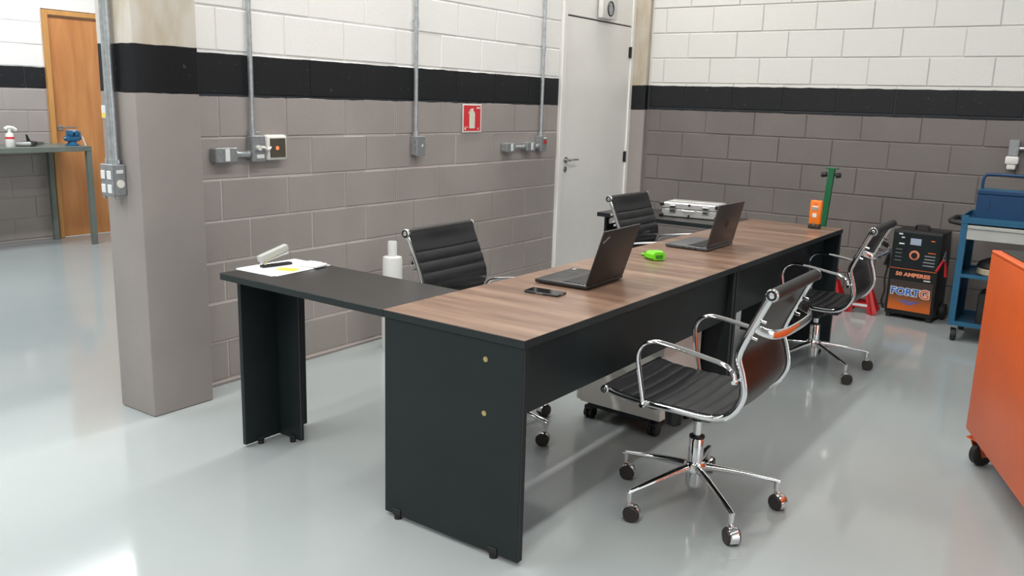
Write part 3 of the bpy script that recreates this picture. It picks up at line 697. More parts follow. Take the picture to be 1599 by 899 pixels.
        bm = BM(); pts = [Vector((.030, 0, .140)), Vector((.10, 0, .134)), Vector((.20, 0, .120)), Vector((.285, 0, .106)), Vector((.303, 0, .101))]
        tube(bm, pts, [.016, .0155, .0125, .010, .009], [.015, .0125, .0095, .0075, .0065], seg=12, side=(0, 1, 0))
        cyl(bm, (.294, 0, .072), (.294, 0, .104), .010, seg=14); P['leg'] = mesh('leg', bm, M['chrome'])
        bm = BM(); cyl(bm, (0, 0, .050), (0, 0, .076), .006, seg=10)
        ax = Vector((0, 1, 0)); c0 = Vector((.012, 0, .0275))
        hood = []
        segs = 16
        for sg in range(segs + 1):
            a = math.radians(-35 + 215 * sg / segs); hood.append(c0 + Vector((math.cos(a) * .0295, 0, math.sin(a) * .0295)))
        tube(bm, hood, .0165, .0018, seg=8, side=(0, 1, 0)); box(bm, -.006, -.008, .040, .018, .008, .062, .003)
        P['caster'] = mesh('caster', bm, M['chrome'])
        P['wheels'] = []
        for sg in (-1, 1):
            bm = BM(); lathe(bm, [(.0, .004), (.0268, .004), (.0275, .007), (.0275, .020), (.0255, .0225), (.012, .0235), (0, .0235)], c0, (0, sg, 0), 24); P['wheels'].append(mesh('wheel', bm, M['wheel']))
    up = lambda me, nm, par=None: inst(nm, me, par or t, (0, 0, dz if par is None else 0))
    up(P['seat'], 'seat'); up(P['backrest'], 'backrest')
    for f in P['frames']: up(f, 'side_frame')
    for nm, me, caps in P['rollers']:
        o = up(me, nm)
        for c in caps: up(c, 'end_cap', o)
    for a, b in P['arms']:
        o = up(a, 'armrest'); up(b, 'bolt', o)
    o = up(P['brace'], 'back_brace'); up(P['brace_bolt'], 'bolt', o)
    for s in P['spreaders']: up(s, 'seat_spreader')
    o = up(P['mech'], 'tilt_mechanism'); up(P['knob'], 'tension_knob', o); up(P['lever'], 'height_lever', o)
    up(P['collar'], 'collar'); up(P['rod'], 'gas_lift_rod')
    inst('gas_lift_tube', P['tube'], t); inst('ring', P['ring'], t); inst('hub', P['hub'], t)
    for k in range(5):
        a = math.radians(ang + 72 * k) - th
        inst('leg', P['leg'], t, rot=(0, 0, a))
        sw = random.uniform(-1, 1)
        c = inst('caster', P['caster'], t, (math.cos(a) * .294, math.sin(a) * .294, 0), (0, 0, CAST[k] - th if k < len(CAST) else sw))
        for wv in P['wheels']: inst('wheel', wv, c)
    return t
G = 'chrome and black leather office chairs at the desks'
CAST = [math.radians(a) for a in (12, 15, -43, -20, 100)]
make_chair('nearest black leather office chair, in front of the nearer desk, back turned to the right', 2.366, .218, PI, 0, 174, G)
CAST = [math.radians(a) for a in (15, 20, 60, 30, 20)]
make_chair('black leather office chair in front of the farther desk, beside the red jack stands', 2.205, 2.215, PI + .003, -.030, 32, G)
CAST = [math.radians(a) for a in (205, 75, 20, 10, 120)]
make_chair('black leather office chair behind the nearer desk, beside the white film roll', 1.368, .322, .016, .004, 0, G)
make_chair('black leather office chair behind the farther desk, in front of the white door', 1.400, 2.000, -.022, .026, 20, G)

# ================================================================= things on the desks
Z0 = TZ + .0005
def make_laptop(label, x, y, yaw, wd, dp, lean, mlid, mbase, kind):
    """origin: hinge centre on desk; user side is -x, lid at +x; wd along y"""
    t = thing('laptop', label, 'laptop', (x, y, Z0), yaw, 'open laptops on the walnut desktops')
    bm = BM(); box(bm, -dp, -wd / 2, .003, 0, wd / 2, .017, .004, 2); base = obj('base', bm, mbase, t)
    bm = BM()
    for sx in (-dp + .02, -.02):
        for sy in (-wd / 2 + .03, wd / 2 - .03): cyl(bm, (sx, sy, -.0003), (sx, sy, .004), .007, seg=10)
    obj('rubber_foot', bm, M['rubber'], base)
    bm = BM(); box(bm, -dp * .52, -wd * .44, .0168, -.025, wd * .44, .0174); obj('keyboard_well', bm, M['keys'], base)
    bm = BM(); nr, nc = 6, 15; kx0, kx1, ky0, ky1 = -dp * .50, -.028, -wd * .43, wd * .43
    for i in range(nr):
        for j in range(nc):
            a0 = kx0 + (kx1 - kx0) * i / nr + .0012; a1 = kx0 + (kx1 - kx0) * (i + 1) / nr - .0012
            b0 = ky0 + (ky1 - ky0) * j / nc + .0012; b1 = ky0 + (ky1 - ky0) * (j + 1) / nc - .0012
            if i == 0 and 4 <= j <= 9:
                if j == 4: b1 = ky0 + (ky1 - ky0) * 10 / nc - .0012
                else: continue
            box(bm, a0, b0, .0172, a1, b1, .0192)
    k = obj('keys', bm, M['dark_metal'] if kind == 0 else M['keys'], base); k['kind'] = 'stuff'
    bm = BM(); box(bm, -dp * .93, -wd * .17, .0168, -dp * .60, wd * .17, .0173, .0002); obj('touchpad', bm, M['keys'] if kind == 0 else M['laptop_deck'], base)
    if kind == 0:
        bm = BM(); box(bm, -dp * .93, wd * .36, .0168, -dp * .87, wd * .44, .0172); obj('sticker', bm, M['silver_print'], base)
    bm = BM()
    for i in range(3): box(bm, -dp * (.30 + .14 * i), -wd / 2 - .0004, .007, -dp * (.30 + .14 * i) + .012, -wd / 2 + .002, .012)
    obj('ports', bm, M['rubber'], base)
    # lid
    piv = bpy.data.objects.new('lid', None)
    hgt = dp * .97
    bm = BM(); box(bm, -.0045, -wd / 2, .002, .0035, wd / 2, hgt, .003, 2)
    lid = obj('lid', bm, mlid, t, (-.004, 0, .016), (0, lean, 0)); bpy.data.objects.remove(piv)
    bm = BM(); box(bm, -.0052, -wd / 2 + .008, .016, -.0044, wd / 2 - .008, hgt - .010); obj('screen', bm, M['screen'], lid)
    bm = BM(); cyl(bm, (-.002, -wd * .38, .0), (-.002, -wd * .28, .0), .006, seg=10); cyl(bm, (-.002, wd * .28, .0), (-.002, wd * .38, .0), .006, seg=10); obj('hinge', bm, M['dark_metal'], lid)
    if kind == 0:
        tx = text('lettering', 'ThinkPad', .0125, M['silver_print'], lid, (.0040, -wd / 2 + .030, hgt - .036), (0, 0, 0), ext=.0002, offset=.0004)
        tx.rotation_euler = Matrix(((0, 0, 1), (math.cos(.5), -math.sin(.5), 0), (math.sin(.5), math.cos(.5), 0))).to_euler()
    else:
        bm = BM(); lathe(bm, [(.0205, 0), (.0205, .0004), (.0175, .0004), (.0175, 0)], (.0035, 0, hgt * .52), (1, 0, 0), 32); obj('logo_ring', bm, M['keys'], lid)
        bm = BM(); cyl(bm, (.0030, 0, hgt * .52), (.0037, 0, hgt * .52), .0176, seg=32); obj('logo_disc', bm, M['keys'], lid)
        o = text('logo_letters', 'hp', .026, M['laptop_grey'], lid, (.0039, 0, hgt * .525), (PI / 2, 0, PI / 2), ext=.0002, shear=.25)
        bm = BM(); box(bm, -.001, -wd * .46, .004, .0042, wd * .46, .018, .001); obj('hinge_cover', bm, M['laptop_deck'], lid)
    return t
make_laptop('black open laptop beside the phone on the nearer desk', 1.912, .312, .03, .300, .228, .30, M['laptop_black'], M['laptop_black'], 0)
make_laptop('dark silver open laptop with a round lid logo on the farther desk', 1.905, 1.480, -.02, .315, .222, .22, M['laptop_grey'], M['laptop_deck'], 1)
# phone
t = thing('smartphone', 'black smartphone lying beside the black laptop', 'phone', (1.822, .026, Z0), .06)
bm = BM(); box(bm, -.070, -.035, 0, .070, .035, .008, .003, 2); obj('body', bm, M['dark_metal'], t)
bm = BM(); box(bm, -.067, -.032, .0078, .067, .032, .0084, .0002); obj('screen', bm, M['screen'], t)
bm = BM(); box(bm, .0703, -.010, .0035, .0706, .010, .005); box(bm, -.02, -.0356, .003, .01, -.0352, .005); obj('ports', bm, M['silver_print'], t)
# lime green device
t = thing('adapter_block', 'lime green plug-like adapter block between the two laptops', 'adapter', (1.795, .965, Z0), -.62)
bm = BM()
secs = [(-.052, .012, .010, .006), (-.040, .016, .013, .004), (-.030, .030, .030, .0), (-.015, .036, .038, 0), (.030, .038, .042, 0), (.052, .031, .036, .003)]
rings = []
for (x_, hw_, h_, zb_) in secs:
    c_ = .3
    pr = [(-hw_, zb_ + h_ * .25), (-hw_ * .7, zb_), (hw_ * .7, zb_), (hw_, zb_ + h_ * .25), (hw_, zb_ + h_ * .70), (hw_ * .62, zb_ + h_), (-hw_ * .62, zb_ + h_), (-hw_, zb_ + h_ * .70)]
    rings.append([bm.verts.new((x_, a, b_)) for a, b_ in pr])
for a, b_ in zip(rings, rings[1:]):
    for i in range(8): bm.faces.new((a[i], a[(i + 1) % 8], b_[(i + 1) % 8], b_[i]))
bm.faces.new(rings[0][::-1]); bm.faces.new(rings[-1]); obj('body', bm, M['green'], t)
bm = BM(); box(bm, .0525, -.018, .010, .0535, .018, .026); box(bm, -.0335, -.0285, .002, -.0322, .0285, .0285); obj('seam', bm, M['green_dark'], t)
bm = BM(); tube(bm, catmull([(-.050, 0, .011), (-.066, -.004, .010), (-.088, -.012, .006), (-.098, .0, .005), (-.088, .012, .006), (-.066, .006, .009), (-.052, .002, .011)], 5), .0045, seg=8); obj('strap_loop', bm, M['green'], t)
# orange handheld instrument standing up
t = thing('handheld_meter', 'small orange handheld instrument standing at the far end of the farther desk', 'instrument', (2.037, 2.600, Z0), -.12)
bm = BM(); box(bm, -.034, -.016, .024, .034, .016, .165, .008, 2); b = obj('body', bm, M['orange_dev'], t)
bm = BM(); box(bm, -.034, -.018, .0, .034, .018, .024, .005, 2); obj('foot', bm, M['dark_metal'], t)
bm = BM(); box(bm, -.020, -.0172, .108, .020, -.0158, .122, .0005); obj('display', bm, M['print_grey'], b)
bm = BM(); box(bm, -.019, -.0168, .126, .019, -.0158, .134, .0003); obj('label_strip', bm, M['sign_white'], b)
bm = BM(); box(bm, -.013, -.0180, .066, .013, -.0158, .090, .001); obj('button', bm, M['label_white'], b)
bm = BM(); box(bm, -.010, -.0168, .142, .016, -.0158, .150, .0003); obj('brand_mark', bm, M['print_orange'], b)
bm = BM(); cyl(bm, (0, -.020, .018), (0, -.020, .040), .004, seg=10); obj('sensor_pin', bm, M['steel'], t)
# papers, stapler, tissue, yellow note
bm = BM()
for k, (dx, dy, rz, zz) in enumerate(((0, 0, 0, 0), (.008, .006, .05, .0008), (-.004, .004, -.03, .0016))):
    box(bm, -.105 + dx, -.148 + dy, zz, .105 + dx, .148 + dy, zz + .0006, M=Matrix.Rotation(rz, 4, 'Z'))
o = obj('paper_sheets', bm, M['paper'], None, (.780, -.300, Z0), (0, 0, .02)); tag(o, 'loose white paper sheets on the black return of the nearer desk', 'paper')
zp = Z0 + .0024
bm = BM(); box(bm, -.043, -.028, 0, .043, .028, .0006); box(bm, -.030, -.020, .0006, .038, .026, .0012, M=Matrix.Rotation(.2, 4, 'Z'))
tag(obj('sticky_note', bm, M['yellow'], None, (.832, -.322, zp), (0, 0, .25)), 'yellow sticky note lying on the white papers', 'note')
bm = BM(); box(bm, -.045, -.035, 0, .045, .035, .012, .005, 2); box(bm, -.036, -.030, .010, .030, .022, .017, .004, 2)
tag(obj('folded_tissue', bm, M['tissue'], None, (.853, -.205, zp), (0, 0, .15)), 'folded white tissue at the right corner of the papers', 'tissue')
t = thing('stapler', 'black and light grey stapler, jaw raised, on the papers', 'stapler', (.742, -.300, zp), 1.42)
bm = BM(); box(bm, -.070, -.014, 0, .066, .014, .010, .004, 2); obj('base', bm, M['black_plastic'], t)
bm = BM(); A = math.radians(-14)
Mx = Matrix.Translation((-.062, 0, .016)) @ Matrix.Rotation(A, 4, 'Y')
box(bm, -.004, -.011, .002, .118, .011, .012, .003, 1, M=Mx); obj('staple_channel', bm, M['alu'], t)
bm = BM(); Mx2 = Matrix.Translation((-.064, 0, .020)) @ Matrix.Rotation(A - .05, 4, 'Y')
box(bm, -.012, -.016, .004, .124, .016, .032, .008, 2, M=Mx2); obj('handle', bm, M['drawer_grey'], t)
bm = BM(); cyl(bm, (-.060, -.017, .018), (-.060, .017, .018), .006, seg=12); obj('pivot_pin', bm, M['steel'], t)
# aluminium case
t = thing('aluminium_case', 'silver aluminium tool case with black corners on the far black return', 'case', (1.295, 2.560, Z0), .12)
cw, cd, chh = .176, .115, .088
bm = BM(); box(bm, -cw, -cd, .003, cw, cd, .052, .004); obj('case_bottom', bm, M['alu'], t)
bm = BM(); box(bm, -cw, -cd, .0535, cw, cd, chh, .004); lid = obj('case_lid', bm, M['alu'], t)
bm = BM()
for i in range(2): box(bm, -cw + .01, -cd + .012 + i * (cd - .006), chh - .0005, cw - .01, -cd + .012 + i * (cd - .006) + cd - .018, chh + .0025, .001)
obj('lid_panel', bm, M['alu'], lid)
bm = BM(); box(bm, -cw + .002, -cd + .002, .0515, cw - .002, cd - .002, .054); obj('seam', bm, M['gap_fill'], t)
for sx in (-1, 1):
    for sy in (-1, 1):
        for z0 in (0, chh - .020):
            bm = BM(); box(bm, sx * cw - .013 * (1 + sx * .0) + (.0 if sx > 0 else .0), sy * cd - .013, z0, sx * cw + .013, sy * cd + .013, z0 + .022, .004)
            bmesh.ops.scale(bm, vec=(1, 1, 1), verts=bm.verts); obj('corner_guard', bm, M['black_plastic'], t)
for sx in (-.105, .105):
    bm = BM(); box(bm, sx - .020, -cd - .007, .028, sx + .020, -cd + .001, .076, .002); l = obj('latch', bm, M['steel'], t)
    bm = BM(); box(bm, sx - .014, -cd - .0085, .056, sx + .014, -cd - .0068, .070); box(bm, sx - .014, -cd - .0085, .034, sx + .014, -cd - .0068, .047); obj('latch_slot', bm, M['gap_fill'], l)
bm = BM(); cyl(bm, (0, -cd - .004, .080), (0, -cd, .080), .008, seg=12); cyl(bm, (0, -cd - .004, .014), (0, -cd, .014), .008, seg=12); obj('rivet', bm, M['dark_metal'], t)
bm = BM(); tube(bm, [(-.04, -cd - .003, .052), (-.036, -cd - .016, .044), (.036, -cd - .016, .044), (.04, -cd - .003, .052)], .004, seg=8); obj('handle', bm, M['alu'], t)

# stretch film roll
t = thing('stretch_film_roll', 'white stretch film roll standing on the floor against the left wall', 'film roll', (.175, .985, 0))
bm = BM(); lathe(bm, [(.060, 0), (.062, .01), (.062, .22), (.0565, .33), (.0555, .515), (.052, .528), (.030, .534)], seg=28); obj('film_body', bm, M['film'], t)
bm = BM(); lathe(bm, [(.026, .530), (.0265, .610), (.024, .617), (.018, .617), (.018, .56), (0, .56)], seg=24); obj('core_tube', bm, M['film'], t)

# ================================================================= back right corner
# battery charger cabinet
t = thing('battery_charger', 'black wheeled battery charger with orange and blue lettering against the back wall', 'battery charger', (2.395, 3.815, 0), -.09)
hw = .158
bm = BM(); box(bm, -hw, 0, .030, hw, .235, .620, .006, 2); body = obj('cabinet', bm, M['black_plastic'], t)
bm = BM(); box(bm, -hw + .006, -.004, .335, hw - .006, .002, .606, .002); pn = obj('control_panel', bm, M['black_board'], t)
bm = BM(); box(bm, -hw + .018, -.0055, .062, hw - .018, .002, .272); gp = obj('printed_panel', bm, M['fade'], t)
bm = BM(); box(bm, -hw + .006, -.0048, .352, hw - .006, -.0038, .3555); obj('orange_line', bm, M['print_orange'], pn)
RX = (PI / 2, 0, 0)
text('lettering', '50 AMPERES', .036, M['print_salmon'], t, (.002, -.0050, .315), RX, offset=.0018, sx=1.18)
bm = BM(); box(bm, .075, -.005, .284, .118, -.0042, .292); obj('small_print', bm, M['print_white'], t)
text('logo_outline', 'FORT', .066, M['print_white'], gp, (-.036, -.0060, .192), RX, offset=.0060, sx=1.15)
text('logo_outline', 'G', .082, M['print_white'], gp, (.092, -.0060, .190), RX, offset=.0060, sx=1.12)
text('logo_letters', 'FORT', .066, M['print_blue'], gp, (-.036, -.0072, .192), RX, offset=.0018, sx=1.15)
text('logo_letters', 'G', .082, M['print_orange'], gp, (.092, -.0072, .190), RX, offset=.0018, sx=1.12)
bm = BM()
for i, (a, b_) in enumerate(((-.075, .065), (-.055, .045), (-.030, .020))): box(bm, a, -.0060, .128 - i * .011, b_, -.0054, .134 - i * .011)
obj('small_print', bm, M['print_blue'], gp)
bm = BM(); box(bm, -.040, -.0062, .525, .030, -.004, .570, .001); obj('display', bm, M['lcd'], pn)
bm = BM(); lathe(bm, [(.033, 0), (.033, .003), (.020, .003), (.020, 0)], (-.004, -.004, .455), (0, -1, 0), 28); kn = obj('dial_ring', bm, M['print_salmon'], pn)
bm = BM(); lathe(bm, [(.020, 0), (.019, .014), (.0, .014)], (-.004, -.004, .455), (0, -1, 0), 20); obj('dial_knob', bm, M['black_plastic'], pn)
bm = BM()
for (a, z, l, h) in ((-.120, .588, .026, .010), (-.100, .566, .020, .008), (-.112, .522, .034, .009)): box(bm, a, -.0052, z, a + l, -.0038, z + h)
obj('small_print', bm, M['print_white'], pn)
bm = BM()
for i in range(4): box(bm, -.130, -.0050, .485 - .026 * i, -.088, -.0038, .488 - .026 * i)
for i in range(4): box(bm, .062 - .006 * (i > 1), -.0050, .455 - .022 * i, .130, -.0038, .462 - .022 * i)
obj('small_print', bm, M['print_grey'], pn)
bm = BM(); box(bm, .092, -.0052, .560, .116, -.0038, .568); box(bm, .080, -.0052, .478, .130, -.0038, .484); obj('red_print', bm, M['print_orange'], pn)
bm = BM(); tube(bm, catmull([(-.044, .10, .612), (-.042, .10, .640), (-.030, .10, .650), (.030, .10, .650), (.042, .10, .640), (.044, .10, .612)], 4), .008, seg=10); obj('carry_handle', bm, M['black_plastic'], t)
for sx in (-1, 1):
    bm = BM(); cyl(bm, (sx * (hw + .001), .205, .055), (sx * (hw + .030), .205, .055), .055, seg=26); w_ = obj('wheel', bm, M['rubber'], t)
bm = BM(); box(bm, -hw + .01, .01, 0, -hw + .04, .04, .031); box(bm, hw - .04, .01, 0, hw - .01, .04, .031); obj('foot', bm, M['rubber'], t)
# clamps hanging on its sides
def clamp(parent, x, y, z, sgn, matg):
    bm = BM()
    tube(bm, [(x, y, z), (x + .004 * sgn, y - .016, z - .045), (x + .010 * sgn, y - .030, z - .095)], [.006, .008, .010], [.004, .006, .007], seg=8)
    tube(bm, [(x + .006 * sgn, y, z), (x + .010 * sgn, y + .014, z - .050), (x + .014 * sgn, y + .026, z - .120)], [.006, .008, .012], [.004, .006, .008], seg=8)
    return bm
t2 = thing('charger_clamp', 'red battery clamp hanging on the right side of the battery charger', 'clamp', (2.574, 3.762, -.01), 0)
t2.scale = (1.25, 1.25, 1.06)
bm = BM()
tube(bm, [(.008, 0, .44), (-.004, -.004, .405), (-.020, -.006, .360)], [.006, .008, .011], [.005, .007, .009], seg=10); tube(bm, [(.012, 0, .44), (.020, .006, .395), (.026, .008, .330)], [.006, .009, .014], [.005, .007, .010], seg=10); obj('grip', bm, M['red_paint'], t2)
bm = BM(); tube(bm, [(.004, 0, .43), (.008, 0, .465), (.012, 0, .490)], .006, .003, seg=8); tube(bm, [(.016, 0, .43), (.014, 0, .46), (.013, 0, .492)], .006, .003, seg=8); cyl(bm, (.010, -.012, .435), (.010, .012, .435), .005, seg=10); obj('jaw', bm, M['steel'], t2)
t3 = thing('charger_clamp', 'black battery clamp and cable hanging on the left side of the battery charger', 'clamp', (2.222, 3.855, 0), 0)
bm = BM(); tube(bm, [(-.004, 0, .46), (-.012, -.004, .41), (-.022, -.006, .36)], [.008, .012, .013], [.006, .009, .010], seg=10); tube(bm, [(.0, 0, .46), (.0, .006, .40), (-.004, .008, .34)], [.008, .012, .014], [.006, .009, .010], seg=10); obj('grip', bm, M['black_plastic'], t3)
bm = BM(); box(bm, -.012, -.008, .455, .008, .008, .500, .003); obj('jaw', bm, M['print_grey'], t3)
bm = BM(); tube(bm, catmull([(-.002, 0, .34), (-.012, 0, .26), (-.004, .0, .18), (-.016, 0, .10), (.0, .01, .05)], 5), .007, seg=8); obj('cable', bm, M['rubber'], t3)
# jack stands
def jack_stand(label, x, y, rz):
    t = thing('jack_stand', label, 'jack stand', (x, y, 0), rz, 'red jack stands by the back wall')
    h = .195
    for sx in (-1, 1):
        for sy in (-1, 1):
            bm = BM(); tube(bm, [(sx * .088, sy * .075, .004), (sx * .030, sy * .028, h)], [.032, .020], [.004, .004], seg=4, side=(0, 1, 0)); tube(bm, [(sx * .088, sy * .075, .004), (sx * .030, sy * .028, h)], [.032, .020], [.004, .004], seg=4, side=(1, 0, 0)); box(bm, sx * .088 - .014, sy * .075 - .014, 0, sx * .088 + .014, sy * .075 + .014, .010, .002)
            obj('leg', bm, M['red_paint'], t)
    for sy in (-1, 1):
        y_ = sy * .062
        bm = BM(); prism(bm, [(-.078, .040), (.078, .040), (.066, .078), (-.066, .078)], y_ - .002, y_ + .002, 'xz'); obj('cross_plate', bm, M['red_paint'], t)
        bm = BM(); prism(bm, [(-.048, .120), (.048, .120), (.034, .190), (-.034, .190)], sy * .042 - .002, sy * .030 + .002, 'xz'); obj('gusset_plate', bm, M['red_paint'], t)
    bm = BM(); box(bm, -.050, -.0665, .050, .050, -.0642, .068); obj('label_strip', bm, M['label_white'], t)
    bm = BM(); box(bm, -.036, -.033, h - .012, .036, .033, h + .016, .004); cyl(bm, (0, 0, h), (0, 0, h + .045), .020, seg=14); obj('collar', bm, M['red_paint'], t)
    bm = BM(); box(bm, -.010, -.012, .11, .010, .012, h + .070, .002); box(bm, -.040, -.014, h + .066, .040, .014, h + .078, .003); box(bm, -.040, -.014, h + .078, -.028, .014, h + .090, .002); box(bm, .028, -.014, h + .078, .040, .014, h + .090, .002); obj('ratchet_post', bm, M['red_paint'], t)
    return t
jack_stand('red jack stand nearest the battery charger', 2.075, 3.860, .05)
jack_stand('red jack stand partly hidden behind the farther desk leg', 1.845, 3.880, -.1)
# green trolley jack with long handle
t = thing('trolley_jack', 'green trolley jack whose long T-handle rises behind the farther desk', 'jack', (1.79, 3.50, 0), 0)
bm = BM(); box(bm, -.075, -.28, .035, -.060, .20, .115, .004); box(bm, .060, -.28, .035, .075, .20, .115, .004); box(bm, -.060, -.02, .045, .060, .18, .110, .004); obj('chassis', bm, M['green_paint'], t)
for sx in (-1, 1):
    for y_ in (-.25, .16):
        bm = BM(); cyl(bm, (sx * .078, y_, .038), (sx * .100, y_, .038), .038, seg=22); obj('wheel', bm, M['dark_metal'], t)
bm = BM(); lathe(bm, [(.0, .115), (.030, .115), (.034, .125), (.030, .130), (0, .130)], (0, -.24, 0), (0, 0, 1), 20); box(bm, -.02, -.25, .07, .02, -.02, .115, .004); obj('lift_saddle', bm, M['dark_metal'], t)
bm = BM(); tube(bm, [(.005, .10, .10), (.030, .07, .55), (.062, .05, 1.020)], .019, .019, square=True, side=(1, 0, 0)); h_ = obj('handle_shaft', bm, M['green_paint'], t)
bm = BM(); cyl(bm, (.010, .052, .975), (.105, .052, .982), .008, seg=12); obj('cross_bar', bm, M['dark_metal'], h_)
for a, b_ in ((-.006, .028), (.092, .120)):
    bm = BM(); cyl(bm, (a, .052, .976), (b_, .052, .981), .0175, seg=16); obj('grip', bm, M['rubber'], h_)
bm = BM(); box(bm, .020, .030, 1.018, .102, .070, 1.028, .002); obj('top_plate', bm, M['green_paint'], h_)

# blue tool cart
CX, CY = 2.705, 3.385
t = thing('tool_cart', 'blue steel tool cart with grey drawer and shelves against the back wall', 'tool cart', (CX, CY, 0), 0)
cwid, cdep, pw = .72, .42, .036
for sx in (0, cwid - pw):
    for sy in (0, cdep - pw):
        bm = BM(); prism(bm, [(sx, sy), (sx + pw, sy), (sx + pw, sy + pw), (sx, sy + pw)], .105, .80, 'xy'); obj('post', bm, M['blue_paint'], t)
for z_, h_ in ((.105, .028), (.415, .022)):
    bm = BM(); box(bm, pw, .001, z_, cwid - pw, .006, z_ + h_); box(bm, pw, cdep - .006, z_, cwid - pw, cdep - .001, z_ + h_); box(bm, .001, pw, z_, .006, cdep - pw, z_ + h_); box(bm, cwid - .006, pw, z_, cwid - .001, cdep - pw, z_ + h_); box(bm, .006, .006, z_ + .002, cwid - .006, cdep - .006, z_ + .006); obj('shelf', bm, M['blue_paint'], t)
bm = BM(); box(bm, -.002, -.002, .752, cwid + .002, cdep + .002, .768, .002); box(bm, -.002, -.002, .768, cwid + .002, .004, .792); box(bm, -.002, cdep - .004, .768, cwid + .002, cdep + .002, .802); box(bm, -.002, .004, .768, .004, cdep - .004, .802); box(bm, cwid - .004, .004, .768, cwid + .002, cdep - .004, .802)
obj('top_tray', bm, M['blue_paint'], t)
bm = BM(); box(bm, .038, -.004, .655, cwid - .038, .012, .742, .002); box(bm, .042, .012, .66, cwid - .042, .36, .735); box(bm, .038, -.012, .722, cwid - .038, -.003, .744, .003); obj('drawer', bm, M['drawer_grey'], t)
bm = BM(); box(bm, .003, pw, .135, .006, cdep - pw, .75); obj('side_sheet', bm, M['blue_box'], t)
bm = BM(); tube(bm, catmull([(-.002, .36, .745), (-.055, .35, .750), (-.075, .32, .752), (-.075, .10, .752), (-.055, .06, .750), (-.002, .05, .745)], 5), .016, seg=10); obj('push_handle', bm, M['rubber'], t)
for sx in (.035, cwid - .035):
    for sy in (.04, cdep - .04):
        bm = BM(); box(bm, sx - .022, sy - .024, .094, sx + .022, sy + .024, .105); prism(bm, [(sy - .022, .095), (sy + .022, .095), (sy + .020, .030), (sy + .002, .030)], sx - .020, sx - .017, 'yz'); prism(bm, [(sy - .022, .095), (sy + .022, .095), (sy + .020, .030), (sy + .002, .030)], sx + .017, sx + .020, 'yz')
        c_ = obj('caster', bm, M['steel'], t)
        bm = BM(); cyl(bm, (sx - .014, sy + .010, .040), (sx + .014, sy + .010, .040), .040, seg=24); obj('wheel', bm, M['rubber'], c_)
# polishing pad disc on the middle shelf
t = thing('polishing_disc', 'dark round disc with a cream felt rim on the cart shelf', 'disc', (CX + .215, CY + .18, .4215))
bm = BM(); lathe(bm, [(.10, 0), (.115, .012), (.115, .040), (.108, .048)], seg=32); obj('felt_rim', bm, M['cream'], t)
bm = BM(); lathe(bm, [(.110, .0485), (.118, .058), (.105, .085), (.06, .108), (0, .115)], seg=32); obj('cover', bm, M['rubber'], t)
# boxes on the lower shelf
bm = BM(); box(bm, 0, 0, 0, .26, .22, .20, .006); tag(obj('storage_box', bm, M['rubber'], None, (CX + .14, CY + .08, .1125)), 'dark box on the bottom shelf of the blue tool cart', 'box')
# toolbox
t = thing('toolbox', 'dark blue metal toolbox with tubular handle on top of the blue cart', 'toolbox', (CX + .050, CY + .125, .7685))
bm = BM(); box(bm, 0, 0, 0, .48, .20, .158, .003); obj('bottom_tray', bm, M['blue_box'], t)
bm = BM(); box(bm, -.002, -.002, .1595, .482, .099, .186, .004); obj('cover', bm, M['blue_box'], t)
bm = BM(); box(bm, -.002, .101, .1595, .482, .202, .186, .004); obj('cover', bm, M['blue_box'], t)
bm = BM()
for y_ in (.05, .15): box(bm, .006, y_ - .03, .186, .474, y_ + .03, .1875)
obj('lid_rib', bm, M['blue_paint'], t)
bm = BM(); tube(bm, catmull([(.012, .09, .170), (.012, .09, .240), (.022, .09, .268), (.050, .09, .280), (.240, .09, .280), (.430, .09, .280), (.458, .09, .268), (.468, .09, .240), (.468, .09, .170)], 5), .0095, seg=10); obj('carry_handle', bm, M['blue_box'], t)
bm = BM(); box(bm, .06, -.006, .07, .075, -.002, .13, .001); box(bm, .405, -.006, .07, .42, -.002, .13, .001); obj('side_link', bm, M['blue_box'], t)

# orange cabinet at the right edge
OX, OY0, OY1 = 3.093, .30, 1.310
t = thing('tool_cabinet', 'large orange rolling tool cabinet at the right edge of the photo', 'cabinet', (OX, OY1, 0), math.radians(21))
L_ = OY1 - OY0 + .25
bm = BM(); box(bm, 0, -L_, .135, .62, 0, .872, .006, 2); cab = obj('body', bm, M['orange_paint'], t)
bm = BM(); box(bm, -.0, -L_, .872, .62, -.0, .884, .003); rim = obj('top_rim', bm, M['orange_paint'], t)
bm = BM(); box(bm, .030, -L_ + .03, .8842, .590, -.020, .890, .002); obj('top_mat', bm, M['rubber'], t)
bm = BM(); box(bm, .015, -L_ + .01, .118, .605, -.01, .1345, .002); obj('underframe', bm, M['orange_paint'], t)
for (cx_, cy_) in ((.048, -.055), (.57, -.055), (.048, -L_ + .06), (.57, -L_ + .06)):
    rc = math.radians(-62 if cx_ < .1 and cy_ > -.1 else 15)
    bm = BM(); box(bm, -.035, -.038, .110, .035, .038, .1178)
    for sx in (-.024, .020): prism(bm, [(-.030, .111), (.034, .111), (.022, .044), (.000, .040)], sx, sx + .004, 'yz')
    c_ = obj('caster', bm, M['orange_paint'], t, (cx_, cy_, 0), (0, 0, rc))
    bm = BM(); lathe(bm, [(0, -.016), (.044, -.016), (.050, -.012), (.050, .012), (.044, .016), (0, .016)], (0, .012, .050), (1, 0, 0), 28); obj('wheel', bm, M['rubber'], c_)
    bm = BM(); cyl(bm, (-.028, .012, .050), (.028, .012, .050), .007, seg=10); obj('axle', bm, M['steel'], c_)

